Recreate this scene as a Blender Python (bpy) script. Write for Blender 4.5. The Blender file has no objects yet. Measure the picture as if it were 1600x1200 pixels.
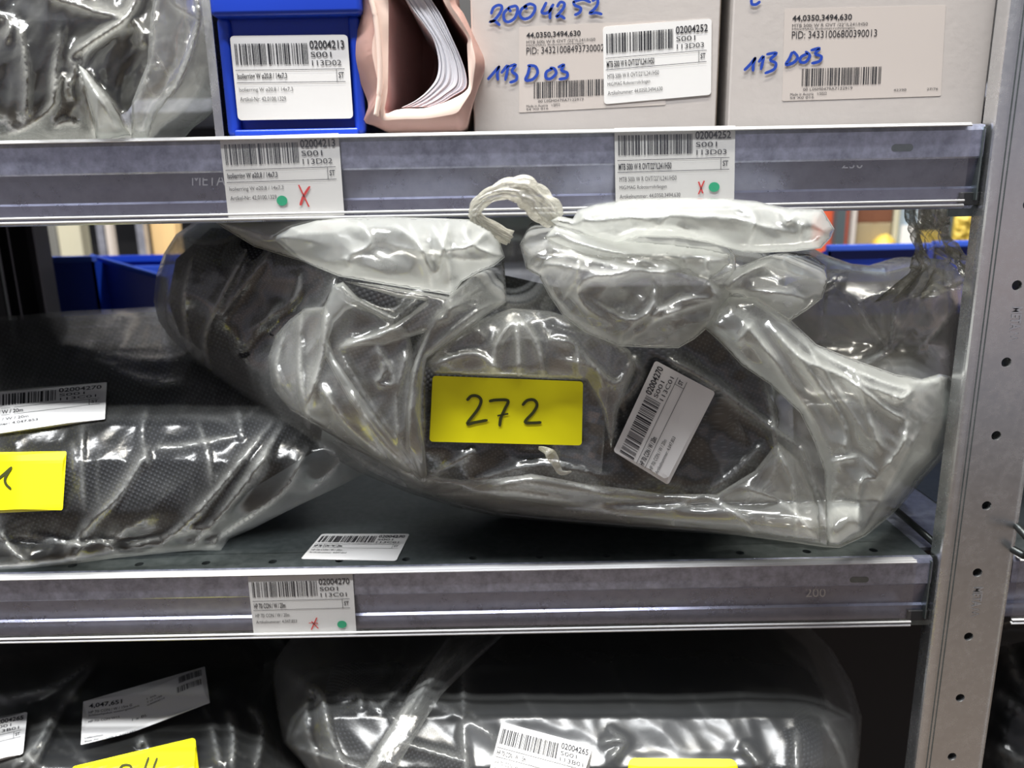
import bpy, math, random
import numpy as np
from mathutils import Vector, Matrix
from mathutils.geometry import delaunay_2d_cdt

# ------------------------------------------------------------------ camera
F, TH, RO, DC, CZ = 1188.0, .2383, .01915, .486, 1.45
R0 = np.array([1., 0, 0]); FW = np.array([0, math.cos(TH), -math.sin(TH)]); U0 = np.array([0, math.sin(TH), math.cos(TH)])
RC = math.cos(RO)*R0 - math.sin(RO)*U0
UC = math.sin(RO)*R0 + math.cos(RO)*U0
CAM = np.array([0, -DC, CZ])
S = bpy.context.scene; COL = S.collection
cd = bpy.data.cameras.new('camera'); co = bpy.data.objects.new('camera', cd); COL.objects.link(co); S.camera = co
cd.sensor_width = 36; cd.lens = F*36/1600; cd.clip_start = .01; cd.clip_end = 60
cd.dof.use_dof = True; cd.dof.focus_distance = .50; cd.dof.aperture_fstop = 7.0
m = Matrix.Identity(4)
for i in range(3):
    m[i][0] = RC[i]; m[i][1] = UC[i]; m[i][2] = -FW[i]; m[i][3] = CAM[i]
co.matrix_world = m
# ------------------------------------------------------------------ world, light, exposure
S.view_settings.view_transform = 'Standard'; S.view_settings.look = 'None'; S.view_settings.gamma = 1
S.view_settings.use_curve_mapping = False; S.view_settings.exposure = 0.0
S.cycles.use_denoising = True; S.cycles.max_bounces = 8; S.cycles.transparent_max_bounces = 24
S.cycles.sample_clamp_indirect = 4; S.cycles.caustics_reflective = False; S.cycles.caustics_refractive = False
w = bpy.data.worlds.new('world'); S.world = w; w.use_nodes = True
_wt = w.node_tree; _bg = _wt.nodes['Background']; _bg.inputs[1].default_value = .75
_tc = _wt.nodes.new('ShaderNodeTexCoord'); _sx = _wt.nodes.new('ShaderNodeSeparateXYZ'); _rp = _wt.nodes.new('ShaderNodeValToRGB')
_mr = _wt.nodes.new('ShaderNodeMapRange'); _mr.inputs['From Min'].default_value = -1
_wt.links.new(_tc.outputs['Generated'], _sx.inputs[0]); _wt.links.new(_sx.outputs[2], _mr.inputs['Value']); _wt.links.new(_mr.outputs[0], _rp.inputs[0]); _wt.links.new(_rp.outputs[0], _bg.inputs[0])
_e = _rp.color_ramp.elements; _e[0].position = .0; _e[0].color = (.10, .075, .06, 1); _e[1].position = 1.0; _e[1].color = (.22, .23, .25, 1)
for _p, _c in ((.27, (.42, .32, .25, 1)), (.345, (.24, .22, .22, 1)), (.405, (.19, .21, .26, 1)), (.455, (.50, .385, .35, 1)), (.52, (.33, .33, .40, 1)), (.60, (.28, .28, .31, 1)), (.75, (.17, .17, .19, 1))):  # colour bands shaped to tint reflections in the steel, replacing unseen surroundings
    _q = _e.new(_p); _q.color = _c

def area(name, loc, sx, sy, power, col=(1, .96, .88), rot=(0, 0, 0)):
    l = bpy.data.lights.new(name, 'AREA'); l.shape = 'RECTANGLE'; l.size = sx; l.size_y = sy; l.energy = power; l.color = col
    o = bpy.data.objects.new(name, l); o.location = loc; o.rotation_euler = rot; COL.objects.link(o); return o
area('aisle_strip_lamp', (0.1, -.37, 3.75), 1.6, .10, 108)
area('near_fill_light', (-.7, -.78, 3.5), 2.4, .16, 128, (.95, .97, 1), (math.radians(-12), 0, 0))  # fill light added to brighten vertical faces; no second lamp row known
area('far_aisle_lamp', (0, 1.45, 3.2), 4.0, .3, 165, (1, .97, .9), (math.radians(36), 0, 0))

# ------------------------------------------------------------------ projection helpers (a pixel of the photo and a depth -> a place)
def Wp(P, Y):
    P = np.atleast_2d(np.asarray(P, float)); Y = np.broadcast_to(np.asarray(Y, float), (len(P),))
    d = FW[None] + ((P[:, 0]-800)/F)[:, None]*RC[None] - ((P[:, 1]-600)/F)[:, None]*UC[None]
    return CAM[None] + ((Y+DC)/d[:, 1])[:, None]*d
def W(px, py, Y): return Wp([(px, py)], Y)[0]
def hitz(P, z):
    P = np.atleast_2d(np.asarray(P, float))
    d = FW[None] + ((P[:, 0]-800)/F)[:, None]*RC[None] - ((P[:, 1]-600)/F)[:, None]*UC[None]
    dz = np.where(d[:, 2] < -1e-4, d[:, 2], -1e-4)
    return (z-CZ)/dz*d[:, 1] - DC
def hx(px, py, X):
    d = FW + (px-800)/F*RC - (py-600)/F*UC
    return X/d[0]*d[1]-DC
Z1, Z2, Z3, Z4 = 1.489, 1.440, 1.199, 1.149
XE = .2825; XP0, XP1 = .297, .345

# ------------------------------------------------------------------ object helpers
def mesh(name, V, Fc, mat, parent=None, smooth=False, uv=None):
    me = bpy.data.meshes.new(name)
    me.from_pydata([tuple(map(float, v)) for v in V], [], [tuple(int(i) for i in f) for f in Fc])
    if uv is not None:
        l = me.uv_layers.new(name='UVMap'); li = np.zeros(len(me.loops), dtype=np.int32); me.loops.foreach_get('vertex_index', li)
        l.data.foreach_set('uv', np.asarray(uv, np.float32)[li].ravel())
    if smooth: me.polygons.foreach_set('use_smooth', [True]*len(me.polygons))
    if mat: me.materials.append(mat)
    me.update()
    o = bpy.data.objects.new(name, me); COL.objects.link(o)
    if parent: o.parent = parent
    return o
def tag(o, label=None, cat=None, group=None, kind=None):
    if label: o['label'] = label
    if cat: o['category'] = cat
    if group: o['group'] = group
    if kind: o['kind'] = kind
    return o
def empty(name, label=None, cat=None, group=None):
    o = bpy.data.objects.new(name, None); o.empty_display_size = .02; COL.objects.link(o)
    return tag(o, label, cat, group)
class MB:
    def __init__(s): s.V = []; s.F = []
    def add(s, V, Fc):
        n = len(s.V); s.V += [tuple(map(float, v)) for v in V]; s.F += [tuple(int(i)+n for i in f) for f in Fc]; return s
    def box(s, a, b, taper=None):
        (x0, y0, z0), (x1, y1, z1) = a, b
        return s.add([(x0, y0, z0), (x1, y0, z0), (x1, y1, z0), (x0, y1, z0), (x0, y0, z1), (x1, y0, z1), (x1, y1, z1), (x0, y1, z1)],
              [(0, 3, 2, 1), (4, 5, 6, 7), (0, 1, 5, 4), (1, 2, 6, 5), (2, 3, 7, 6), (3, 0, 4, 7)])
    def build(s, name, mat, parent=None, smooth=False, bevel=0, seg=2):
        o = mesh(name, s.V, s.F, mat, parent, smooth)
        if bevel:
            b = o.modifiers.new('b', 'BEVEL'); b.width = bevel; b.segments = seg; b.limit_method = 'ANGLE'
            for p in o.data.polygons: p.use_smooth = True
            wn = o.modifiers.new('wn', 'WEIGHTED_NORMAL')
        return o
def prism(prof, x0, x1, axis='x', nseg=1):
    """closed profile (list of 2D) extruded; axis x: profile (y,z); axis z: profile (x,y)"""
    n = len(prof); V = []; Fc = []
    for k in range(nseg+1):
        t = x0+(x1-x0)*k/nseg
        V += [(t, a, b) if axis == 'x' else ((a, b, t) if axis == 'z' else (a, t, b)) for a, b in prof]
    for k in range(nseg):
        for i in range(n):
            j = (i+1) % n; Fc.append((k*n+i, k*n+j, k*n+n+j, k*n+n+i))
    Fc.append(tuple(range(n))[::-1]); Fc.append(tuple(range(nseg*n, nseg*n+n)))
    return V, Fc
def thick(line, t):
    """open 2D polyline -> closed profile of thickness t"""
    L = np.array(line, float); T = np.gradient(L, axis=0); T /= np.linalg.norm(T, axis=1)[:, None]+1e-12
    N = np.stack([-T[:, 1], T[:, 0]], 1)
    return [tuple(p) for p in L] + [tuple(p) for p in (L+N*t)[::-1]]
def catmull(pts, n=8, closed=False):
    P = [np.array(p, float) for p in pts]; out = []; N = len(P)
    rng = range(N if closed else N-1)
    for i in rng:
        if closed: a, b, c, d = P[i-1], P[i], P[(i+1) % N], P[(i+2) % N]
        else: a, b, c, d = P[max(i-1, 0)], P[i], P[i+1], P[min(i+2, N-1)]
        for k in range(n):
            t = k/n
            out.append(.5*((2*b)+(-a+c)*t+(2*a-5*b+4*c-d)*t*t+(-a+3*b-3*c+d)*t**3))
    if not closed: out.append(P[-1])
    return np.array(out)
def tube(path, rad, ns=20, closed=False, squash=1.0):
    path = np.asarray(path, float); n = len(path)
    T = np.roll(path, -1, 0)-np.roll(path, 1, 0) if closed else np.gradient(path, axis=0)
    T /= np.linalg.norm(T, axis=1)[:, None]+1e-12
    up = np.array([0, 0, 1.]); V = []; uv = []; L = 0
    rad = np.broadcast_to(np.asarray(rad, float), (n,))
    for i in range(n):
        if i: L += np.linalg.norm(path[i]-path[i-1])
        a = np.cross(T[i], up)
        if np.linalg.norm(a) < .15: a = np.cross(T[i], (0, 1., 0))
        a /= np.linalg.norm(a); b = np.cross(a, T[i])
        for k in range(ns):
            th = 2*math.pi*k/ns; V.append(path[i]+rad[i]*(math.cos(th)*a*squash+math.sin(th)*b)); uv.append((L, rad[i]*2*math.pi*(k/ns if k <= ns/2 else (ns-k)/ns)))
    Fc = []
    for i in range(n if closed else n-1):
        j = (i+1) % n
        for k in range(ns):
            l = (k+1) % ns; Fc.append((i*ns+k, i*ns+l, j*ns+l, j*ns+k))
    if not closed: Fc.append(tuple(range(ns))[::-1]); Fc.append(tuple(range((n-1)*ns, n*ns)))
    return V, Fc, uv

# ------------------------------------------------------------------ materials
def newmat(name):
    mt = bpy.data.materials.new(name); mt.use_nodes = True; nt = mt.node_tree; nt.nodes.clear()
    out = nt.nodes.new('ShaderNodeOutputMaterial'); return mt, nt, out
def N(nt, t, **k):
    n = nt.nodes.new(t)
    for a, b in k.items():
        if a.startswith('i_'):
            key = a[2:]; key = int(key) if key.isdigit() else key.replace('_', ' ')
            n.inputs[key].default_value = b
        else: setattr(n, a, b)
    return n
def rgb(c): return (c[0], c[1], c[2], 1)
def lin(r, g, b):
    f = lambda v: ((v/255+.055)/1.055)**2.4 if v > 10 else v/255/12.92
    return (f(r), f(g), f(b))
def plain(name, col, rough=.5, metal=0., spec=.5, noise=0., nscale=60., bump=0., bscale=300., emit=0, trans=0):
    mt, nt, out = newmat(name); b = N(nt, 'ShaderNodeBsdfPrincipled'); L = nt.links.new
    b.inputs['Roughness'].default_value = rough; b.inputs['Metallic'].default_value = metal; b.inputs['Specular IOR Level'].default_value = spec
    tc = N(nt, 'ShaderNodeTexCoord')
    if noise:
        nz = N(nt, 'ShaderNodeTexNoise'); nz.inputs['Scale'].default_value = nscale; nz.inputs['Detail'].default_value = 5
        L(tc.outputs['Object'], nz.inputs['Vector'])
        r = N(nt, 'ShaderNodeValToRGB'); r.color_ramp.elements[0].position = .3; r.color_ramp.elements[1].position = .7
        r.color_ramp.elements[0].color = rgb([max(0, c*(1-noise)) for c in col]); r.color_ramp.elements[1].color = rgb([min(1, c*(1+noise)) for c in col])
        L(nz.outputs['Fac'], r.inputs[0]); L(r.outputs[0], b.inputs['Base Color'])
    else: b.inputs['Base Color'].default_value = rgb(col)
    if bump:
        n2 = N(nt, 'ShaderNodeTexNoise'); n2.inputs['Scale'].default_value = bscale; n2.inputs['Detail'].default_value = 3
        L(tc.outputs['Object'], n2.inputs['Vector'])
        bp = N(nt, 'ShaderNodeBump'); bp.inputs['Strength'].default_value = bump; bp.inputs['Distance'].default_value = .002
        L(n2.outputs['Fac'], bp.inputs['Height']); L(bp.outputs[0], b.inputs['Normal'])
    if emit: b.inputs['Emission Color'].default_value = rgb(col); b.inputs['Emission Strength'].default_value = emit
    L(b.outputs[0], out.inputs[0]); return mt
def film(name, milk, edge, power=2.2, gloss=.14, col=(.93, .95, .92), bump=.25, bscale=90., refl=.10, cw=.55, rmax=.75):
    """thin polyethylene film: see-through, greyer where seen edge-on or folded double, shiny"""
    mt, nt, out = newmat(name); L = nt.links.new
    tc = N(nt, 'ShaderNodeTexCoord'); mp = N(nt, 'ShaderNodeMapping'); L(tc.outputs['Object'], mp.inputs[0]); mp.inputs['Scale'].default_value = (1, 1, 1.6)
    nz = N(nt, 'ShaderNodeTexNoise'); nz.inputs['Scale'].default_value = bscale; nz.inputs['Detail'].default_value = 4; nz.inputs['Distortion'].default_value = .8
    L(mp.outputs[0], nz.inputs['Vector'])
    vo = N(nt, 'ShaderNodeTexVoronoi', feature='F1'); vo.inputs['Scale'].default_value = bscale*.55; L(mp.outputs[0], vo.inputs['Vector'])
    ad = N(nt, 'ShaderNodeMath', operation='ADD'); L(nz.outputs['Fac'], ad.inputs[0]); L(vo.outputs['Distance'], ad.inputs[1])
    bp = N(nt, 'ShaderNodeBump'); bp.inputs['Strength'].default_value = bump; bp.inputs['Distance'].default_value = .004; L(ad.outputs[0], bp.inputs['Height'])
    lw = N(nt, 'ShaderNodeLayerWeight'); lw.inputs['Blend'].default_value = .5; L(bp.outputs[0], lw.inputs['Normal'])
    pw = N(nt, 'ShaderNodeMath', operation='POWER'); L(lw.outputs['Facing'], pw.inputs[0]); pw.inputs[1].default_value = power
    mr0 = N(nt, 'ShaderNodeMapRange'); L(pw.outputs[0], mr0.inputs['Value']); mr0.inputs['To Min'].default_value = milk; mr0.inputs['To Max'].default_value = edge
    at = N(nt, 'ShaderNodeAttribute', attribute_name='crease'); cm = N(nt, 'ShaderNodeMath', operation='MULTIPLY_ADD'); L(at.outputs['Fac'], cm.inputs[0]); cm.inputs[1].default_value = cw; L(mr0.outputs[0], cm.inputs[2])
    mr = N(nt, 'ShaderNodeMath', operation='MINIMUM'); L(cm.outputs[0], mr.inputs[0]); mr.inputs[1].default_value = .96
    tr = N(nt, 'ShaderNodeBsdfTransparent'); tr.inputs[0].default_value = (.985, .985, .98, 1)
    di = N(nt, 'ShaderNodeBsdfDiffuse'); di.inputs[0].default_value = rgb(col); L(bp.outputs[0], di.inputs['Normal'])
    tl = N(nt, 'ShaderNodeBsdfTranslucent'); tl.inputs[0].default_value = rgb(col); L(bp.outputs[0], tl.inputs['Normal'])
    m1 = N(nt, 'ShaderNodeMixShader'); m1.inputs[0].default_value = .5; L(di.outputs[0], m1.inputs[1]); L(tl.outputs[0], m1.inputs[2])
    m2 = N(nt, 'ShaderNodeMixShader'); L(mr.outputs[0], m2.inputs[0]); L(tr.outputs[0], m2.inputs[1]); L(m1.outputs[0], m2.inputs[2])
    gl = N(nt, 'ShaderNodeBsdfGlossy'); gl.inputs['Roughness'].default_value = gloss; gl.inputs[0].default_value = (1, 1, .98, 1); L(bp.outputs[0], gl.inputs['Normal'])
    p4 = N(nt, 'ShaderNodeMath', operation='POWER'); L(lw.outputs['Facing'], p4.inputs[0]); p4.inputs[1].default_value = 4
    r4 = N(nt, 'ShaderNodeMapRange'); L(p4.outputs[0], r4.inputs['Value']); r4.inputs['To Min'].default_value = refl; r4.inputs['To Max'].default_value = rmax
    m3 = N(nt, 'ShaderNodeMixShader'); L(r4.outputs[0], m3.inputs[0]); L(m2.outputs[0], m3.inputs[1]); L(gl.outputs[0], m3.inputs[2])
    L(m3.outputs[0], out.inputs[0]); return mt
def weave():
    mt, nt, out = newmat('woven_hose_fabric'); L = nt.links.new
    uv = N(nt, 'ShaderNodeUVMap'); sp = N(nt, 'ShaderNodeSeparateXYZ'); L(uv.outputs[0], sp.inputs[0])
    p = 2*math.pi/.0038
    def si(o):
        a = N(nt, 'ShaderNodeMath', operation='MULTIPLY'); L(o, a.inputs[0]); a.inputs[1].default_value = p
        s = N(nt, 'ShaderNodeMath', operation='SINE'); L(a.outputs[0], s.inputs[0]); return s.outputs[0]
    mu = N(nt, 'ShaderNodeMath', operation='MULTIPLY'); L(si(sp.outputs[0]), mu.inputs[0]); L(si(sp.outputs[1]), mu.inputs[1])
    rp = N(nt, 'ShaderNodeMapRange'); L(mu.outputs[0], rp.inputs['Value']); rp.inputs['From Min'].default_value = .35; rp.inputs['From Max'].default_value = .9
    mx = N(nt, 'ShaderNodeMix', data_type='RGBA'); L(rp.outputs[0], mx.inputs['Factor'])
    mx.inputs['A'].default_value = (.010, .011, .014, 1); mx.inputs['B'].default_value = (.06, .064, .075, 1)
    b = N(nt, 'ShaderNodeBsdfPrincipled'); b.inputs['Roughness'].default_value = .75; b.inputs['Specular IOR Level'].default_value = .25
    L(mx.outputs['Result'], b.inputs['Base Color'])
    bp = N(nt, 'ShaderNodeBump'); bp.inputs['Strength'].default_value = .5; bp.inputs['Distance'].default_value = .0008; L(mu.outputs[0], bp.inputs['Height']); L(bp.outputs[0], b.inputs['Normal'])
    L(b.outputs[0], out.inputs[0]); return mt
def metal(name, c0, c1, rough=.38, sc=35., mottle=True, met=.85, bmp=.08):
    mt, nt, out = newmat(name); L = nt.links.new; b = N(nt, 'ShaderNodeBsdfPrincipled')
    tc = N(nt, 'ShaderNodeTexCoord'); nz = N(nt, 'ShaderNodeTexNoise'); nz.inputs['Scale'].default_value = sc*4; nz.inputs['Detail'].default_value = 6; nz.inputs['Roughness'].default_value = .65
    n2 = N(nt, 'ShaderNodeTexNoise'); n2.inputs['Scale'].default_value = sc; n2.inputs['Detail'].default_value = 4
    L(tc.outputs['Object'], nz.inputs['Vector']); L(tc.outputs['Object'], n2.inputs['Vector'])
    ad = N(nt, 'ShaderNodeMath', operation='MULTIPLY_ADD'); L(nz.outputs['Fac'], ad.inputs[0]); ad.inputs[1].default_value = .6; 
    hf = N(nt, 'ShaderNodeMath', operation='MULTIPLY'); L(n2.outputs['Fac'], hf.inputs[0]); hf.inputs[1].default_value = .4; L(hf.outputs[0], ad.inputs[2])
    r = N(nt, 'ShaderNodeValToRGB'); r.color_ramp.elements[0].position = .36; r.color_ramp.elements[1].position = .64
    r.color_ramp.elements[0].color = rgb(c0); r.color_ramp.elements[1].color = rgb(c1); L(ad.outputs[0], r.inputs[0]); L(r.outputs[0], b.inputs['Base Color'])
    mr = N(nt, 'ShaderNodeMapRange'); L(ad.outputs[0], mr.inputs['Value']); mr.inputs['To Min'].default_value = rough-.1; mr.inputs['To Max'].default_value = rough+.12; L(mr.outputs[0], b.inputs['Roughness'])
    b.inputs['Metallic'].default_value = met
    bp = N(nt, 'ShaderNodeBump'); bp.inputs['Strength'].default_value = bmp; bp.inputs['Distance'].default_value = .001; L(nz.outputs['Fac'], bp.inputs['Height']); L(bp.outputs[0], b.inputs['Normal'])
    L(b.outputs[0], out.inputs[0]); return mt
M = {}
M['galv'] = metal('galvanised_steel', (.40, .42, .50), (.66, .69, .78), .40, 45)
M['flange'] = metal('galvanised_flange', (.33, .35, .46), (.62, .65, .82), .32, 45)
M['flange2'] = metal('smooth_flange_dark_reflection', (.25, .26, .36), (.33, .345, .46), .28, 30)  # smoother zinc; this band's dark reflection is put into its colour
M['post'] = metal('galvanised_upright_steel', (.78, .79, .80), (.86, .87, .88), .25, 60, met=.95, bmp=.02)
M['deck'] = metal('galvanised_deck', (.15, .18, .18), (.22, .25, .25), .4, 40)
M['clear'] = film('clear_rigid_plastic', .02, .10, 3, .05, (.85, .87, .95), 0.0, 20, .045, rmax=.30)
M['lip'] = plain('frosted_plastic_lip', (.80, .80, .80), .25)
M['film'] = film('clear_bag_film', .055, .52, 2.2, .19, bump=.12, bscale=38, refl=.085, cw=.45)
M['filmC'] = film('lower_bag_film', .05, .45, 2.4, .30, bump=.06, bscale=30, refl=.07, cw=.30)
M['filmthin'] = film('thin_clear_bag_film', .05, .50, 2.2, .14, bump=.22, bscale=70)
M['filmdark'] = film('tight_clear_bag_film', .022, .30, 2.6, .21, bump=.14, bscale=45, refl=.045, cw=.4)
M['milky'] = film('folded_milky_film', .30, .90, 1.3, .18, (.80, .82, .79), bump=.10, bscale=35)
M['semi'] = film('doubled_bag_film', .13, .78, 1.6, .16, (.72, .73, .70), bump=.11, bscale=38)
M['tape'] = film('clear_adhesive_tape', .03, .3, 3, .08, (.9, .9, .88), bump=.06, bscale=60, refl=.08)
M['twist'] = film('twisted_film', .35, .9, 1.2, .10, (.93, .91, .80), bump=.5, bscale=200, refl=.15)
M['weave'] = weave()
M['black'] = plain('black_plastic_wrap', (.009, .010, .013), .42, 0, .35, bump=.12, bscale=40)
M['paper'] = plain('white_label_paper', (.80, .79, .77), .45)
M['ink'] = plain('black_print', (.02, .02, .025), .6)
M['inkgrey'] = plain('grey_print', (.06, .06, .065), .6)
M['blueink'] = plain('blue_marker_ink', (.012, .055, .38), .5)
M['redink'] = plain('red_marker_ink', (.72, .035, .03), .5)
M['green'] = plain('green_dot', (.0, .42, .20), .5)
M['yellow'] = plain('yellow_note_paper', (.98, .90, .0), .55)
M['penink'] = plain('dark_felt_pen', (.05, .055, .01), .5)
M['blue'] = plain('blue_bin_plastic', (.012, .055, .52), .32, noise=.06, nscale=8)
M['carton'] = plain('pale_carton', (.50, .462, .435), .6, noise=.03, nscale=25, bump=.06, bscale=200)
M['cartonedge'] = plain('brown_carton_edge', (.20, .16, .12), .8)
M['sticker'] = plain('cream_shipping_label', (.57, .515, .475), .4)
M['pink'] = plain('pink_padded_mailer', (.80, .53, .46), .30, bump=.12, bscale=60)
M['pinkin'] = plain('pink_mailer_inside', (.62, .36, .32), .38, bump=.1, bscale=60)
M['peach'] = plain('mailer_edge', (.90, .70, .60), .35)
M['white'] = plain('white_sheets', (.83, .83, .87), .55)
M['darksteel'] = plain('dark_steel', (.05, .052, .055), .4, .6)
M['wire'] = plain('dark_wire', (.04, .045, .045), .35, .7)

M['loose'] = film('overlay_film', .075, .58, 1.9, .20, (.84, .85, .80), bump=.08, bscale=34, refl=.11, cw=.60)
M['inner'] = film('inner_bag_layer_film', .30, .85, 1.5, .2, (.62, .60, .55), bump=.15, bscale=40)
M['milkpleat'] = film('pleated_milky_film', .16, .82, 1.4, .16, (.76, .78, .74), bump=.16, bscale=45)
M['twistd'] = film('twisted_neck_film', .10, .65, 1.5, .12, (.80, .76, .60), bump=.4, bscale=150)
M['semi2'] = film('upper_bag_film', .05, .55, 2.0, .16, (.86, .86, .80), bump=.2, bscale=55)
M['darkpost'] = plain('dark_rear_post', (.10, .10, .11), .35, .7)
M['bluelit'] = plain('blue_bin_rim_lit', (.05, .13, .72), .22)  # bin blue brightened: far aisle light on the rims put into colour
M['darkgrey'] = plain('dark_grey_paint', (.06, .08, .09), .5)
M['bluegrey'] = plain('blue_grey_paint', (.30, .38, .46), .5)
M['beige'] = plain('tan_cardboard', (.70, .48, .23), .7)
M['cream'] = plain('cream_cardboard', (.58, .55, .42), .7)
M['dimgrey'] = plain('dim_grey_board', (.16, .16, .15), .7)
M['orange'] = plain('orange_red_board', (.62, .10, .04), .6)
M['taupe'] = plain('taupe_board', (.32, .26, .16), .7)
M['brown'] = plain('brown_board', (.16, .06, .03), .7)
M['mustard'] = plain('mustard_plastic', (.58, .42, .07), .5)
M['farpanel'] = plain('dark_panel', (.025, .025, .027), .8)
M['floor'] = plain('warm_floor', (.14, .108, .084), .5, noise=.08, nscale=2)
M['wall'] = plain('wall_paint', (.5, .5, .5), .8)

# ------------------------------------------------------------------ text, barcode and strokes in label coordinates (u right, v down, 0..1)
_tc = {}
def glyphs(body, bold=False):
    k = (body, bold)
    if k not in _tc:
        c = bpy.data.curves.new('t', 'FONT'); c.body = body; c.resolution_u = 3
        if bold: c.offset = .018
        o = bpy.data.objects.new('t', c); COL.objects.link(o)
        bpy.context.view_layer.update()
        me = bpy.data.meshes.new_from_object(o.evaluated_get(bpy.context.evaluated_depsgraph_get()))
        V = np.array([v.co[:] for v in me.vertices])[:, :2]; Fc = [tuple(p.vertices) for p in me.polygons]
        bpy.data.objects.remove(o); bpy.data.curves.remove(c); bpy.data.meshes.remove(me)
        V = (V-V.min(0))/(V.max(0)-V.min(0)); _tc[k] = (V, Fc)
    return _tc[k]
class Print:
    def __init__(s): s.V = []; s.F = []
    def text(s, body, u0, v0, u1, v1, bold=False, skew=0):
        V, Fc = glyphs(body, bold); n = len(s.V)
        s.V += [(u0+(u1-u0)*a+skew*(b-.5), v1+(v0-v1)*b) for a, b in V]; s.F += [tuple(i+n for i in f) for f in Fc]; return s
    def rect(s, u0, v0, u1, v1, k=1):
        n = len(s.V)
        for i in range(k+1):
            t = i/k; s.V += [(u0+(u1-u0)*t, v0), (u0+(u1-u0)*t, v1)]
        s.F += [(n+2*i, n+2*i+1, n+2*i+3, n+2*i+2) for i in range(k)]; return s
    def bars(s, u0, v0, u1, v1, seed=1, n=34, k=4):
        r = random.Random(seed); ws = [r.choice((1, 1, 1, 2, 2, 3)) for _ in range(2*n)]; tot = sum(ws); x = 0
        for i, wd in enumerate(ws):
            if i % 2 == 0:
                a, b = u0+(u1-u0)*x/tot, u0+(u1-u0)*(x+wd*.96)/tot
                for q in range(k): s.rect(a, v0+(v1-v0)*q/k, b, v0+(v1-v0)*(q+1)/k)
            x += wd
        return s
    def stroke(s, pts, wd, sm=5):
        P = catmull(pts, sm) if len(pts) > 2 else np.array(pts, float)
        T = np.gradient(P, axis=0); T /= np.linalg.norm(T, axis=1)[:, None]+1e-12; Nn = np.stack([-T[:, 1], T[:, 0]], 1)
        n = len(s.V); q = len(P); wv = np.full(q, wd/2); wv[0] *= .6; wv[-1] *= .55
        P[0] -= T[0]*wd*.25; P[-1] += T[-1]*wd*.25
        s.V += [tuple(a) for a in P-Nn*wv[:, None]]+[tuple(a) for a in P+Nn*wv[:, None]]
        s.F += [(n+i, n+i+1, n+q+i+1, n+q+i) for i in range(q-1)]; return s
    def disc(s, u, v, ru, rv, k=28):
        n = len(s.V); s.V += [(u+ru*math.cos(2*math.pi*i/k), v+rv*math.sin(2*math.pi*i/k)) for i in range(k)]; s.F.append(tuple(range(n, n+k))); return s
    def build(s, name, fn, mat, parent, off=.00035):
        V = fn(np.array(s.V), off); Fc = s.F
        return mesh(name, V, Fc, mat, parent)
def bil(c):
    TL, TR, BR, BL = [np.array(p, float) for p in c]
    def f(uv):
        u = uv[:, :1]; v = uv[:, 1:2]; return TL*(1-u)*(1-v)+TR*u*(1-v)+BR*u*v+BL*(1-u)*v
    return f
def onto(c, surf):
    """label space -> photo pixel -> world on the surface depth function"""
    g = bil(c)
    def f(uv, off=0.):
        P = g(np.asarray(uv, float)); Y = surf(P) if callable(surf) else surf
        return Wp(P, Y-off)
    return f
def flatpx(Y):
    return lambda uv, off=0.: Wp(np.asarray(uv, float), Y-off)
def sheet(name, fn, mat, parent, ru=.03, rv=.045, nu=28, nv=20, th=.0004):
    """rounded rectangular piece of paper laid along fn, with a real thickness"""
    out = []
    for (cu, cv, a0) in ((1-ru, rv, -90), (1-ru, 1-rv, 0), (ru, 1-rv, 90), (ru, rv, 180)):
        for k in range(6):
            a = math.radians(a0+90*k/5); out.append((cu+ru*math.cos(a), cv+rv*math.sin(a)))
    pts = [Vector(p) for p in out]; nb = len(pts)
    for i in range(1, nu):
        for j in range(1, nv):
            u, v = i/nu, j/nv
            if (u < ru*1.5 or u > 1-ru*1.5) and (v < rv*1.5 or v > 1-rv*1.5): continue
            pts.append(Vector((u, v)))
    r = delaunay_2d_cdt(pts, [(i, (i+1) % nb) for i in range(nb)], [], 1, 1e-6)
    uv = np.array([p[:] for p in r[0]]); Fc = [tuple(f) for f in r[2]]
    A = fn(uv, 0.); B = fn(uv, -th); n = len(uv)
    V = list(A)+list(B)
    FF = Fc+[tuple(i+n for i in f[::-1]) for f in Fc]
    E = {}
    for f in Fc:
        for i in range(3):
            e = (f[i], f[(i+1) % 3]); E[e] = 1
    for (a, b) in E:
        if (b, a) not in E: FF.append((b, a, a+n, b+n))
    return mesh(name, V, FF, mat, parent)
def warehouse_label(fn, parent, num, sub, loc, desc, l2, l3, l4=None, seed=1, part=True, unit='ST', green=None, red=None, ru=.03):
    """barcode label printed the way all of the labels here are"""
    p = sheet('paper' if not part else 'barcode_label', fn, M['paper'], parent, ru=ru, rv=ru*1.4)
    holder = parent if not part else p
    Print().bars(.03, .095, .655, .345, seed).build('barcode', fn, M['ink'], holder)
    t = Print()
    t.text(num, .67, .065, .965, .165, True); t.text(sub, .675, .20, .85, .265); t.text(loc, .68, .30, .93, .365)
    t.text(desc, .03, .445, .03+.0152*len(desc), .53, True); t.text(unit, .90, .445, .945, .515, True)
    t.rect(0.02, .405, .955, .412, 10); t.rect(.02, .555, .955, .562, 10); t.rect(.882, .41, .886, .557)
    t.build('printed_text', fn, M['ink'], holder)
    t = Print(); t.text(l2, .035, .615, .035+.0165*len(l2), .675); t.text(l3, .035, .725, .035+.0165*len(l3), .785)
    if l4: t.text(l4, .035, .835, .035+.0165*len(l4), .895)
    t.build('small_print', fn, M['inkgrey'], holder)
    if green: Print().disc(green[0], green[1], .046, .062).build('green_dot', fn, M['green'], holder, .0006)
    if red:
        t = Print()
        for s in red: t.stroke(s, .022)
        t.build('red_pen_mark', fn, M['redink'], holder, .0005)
    return p

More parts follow.
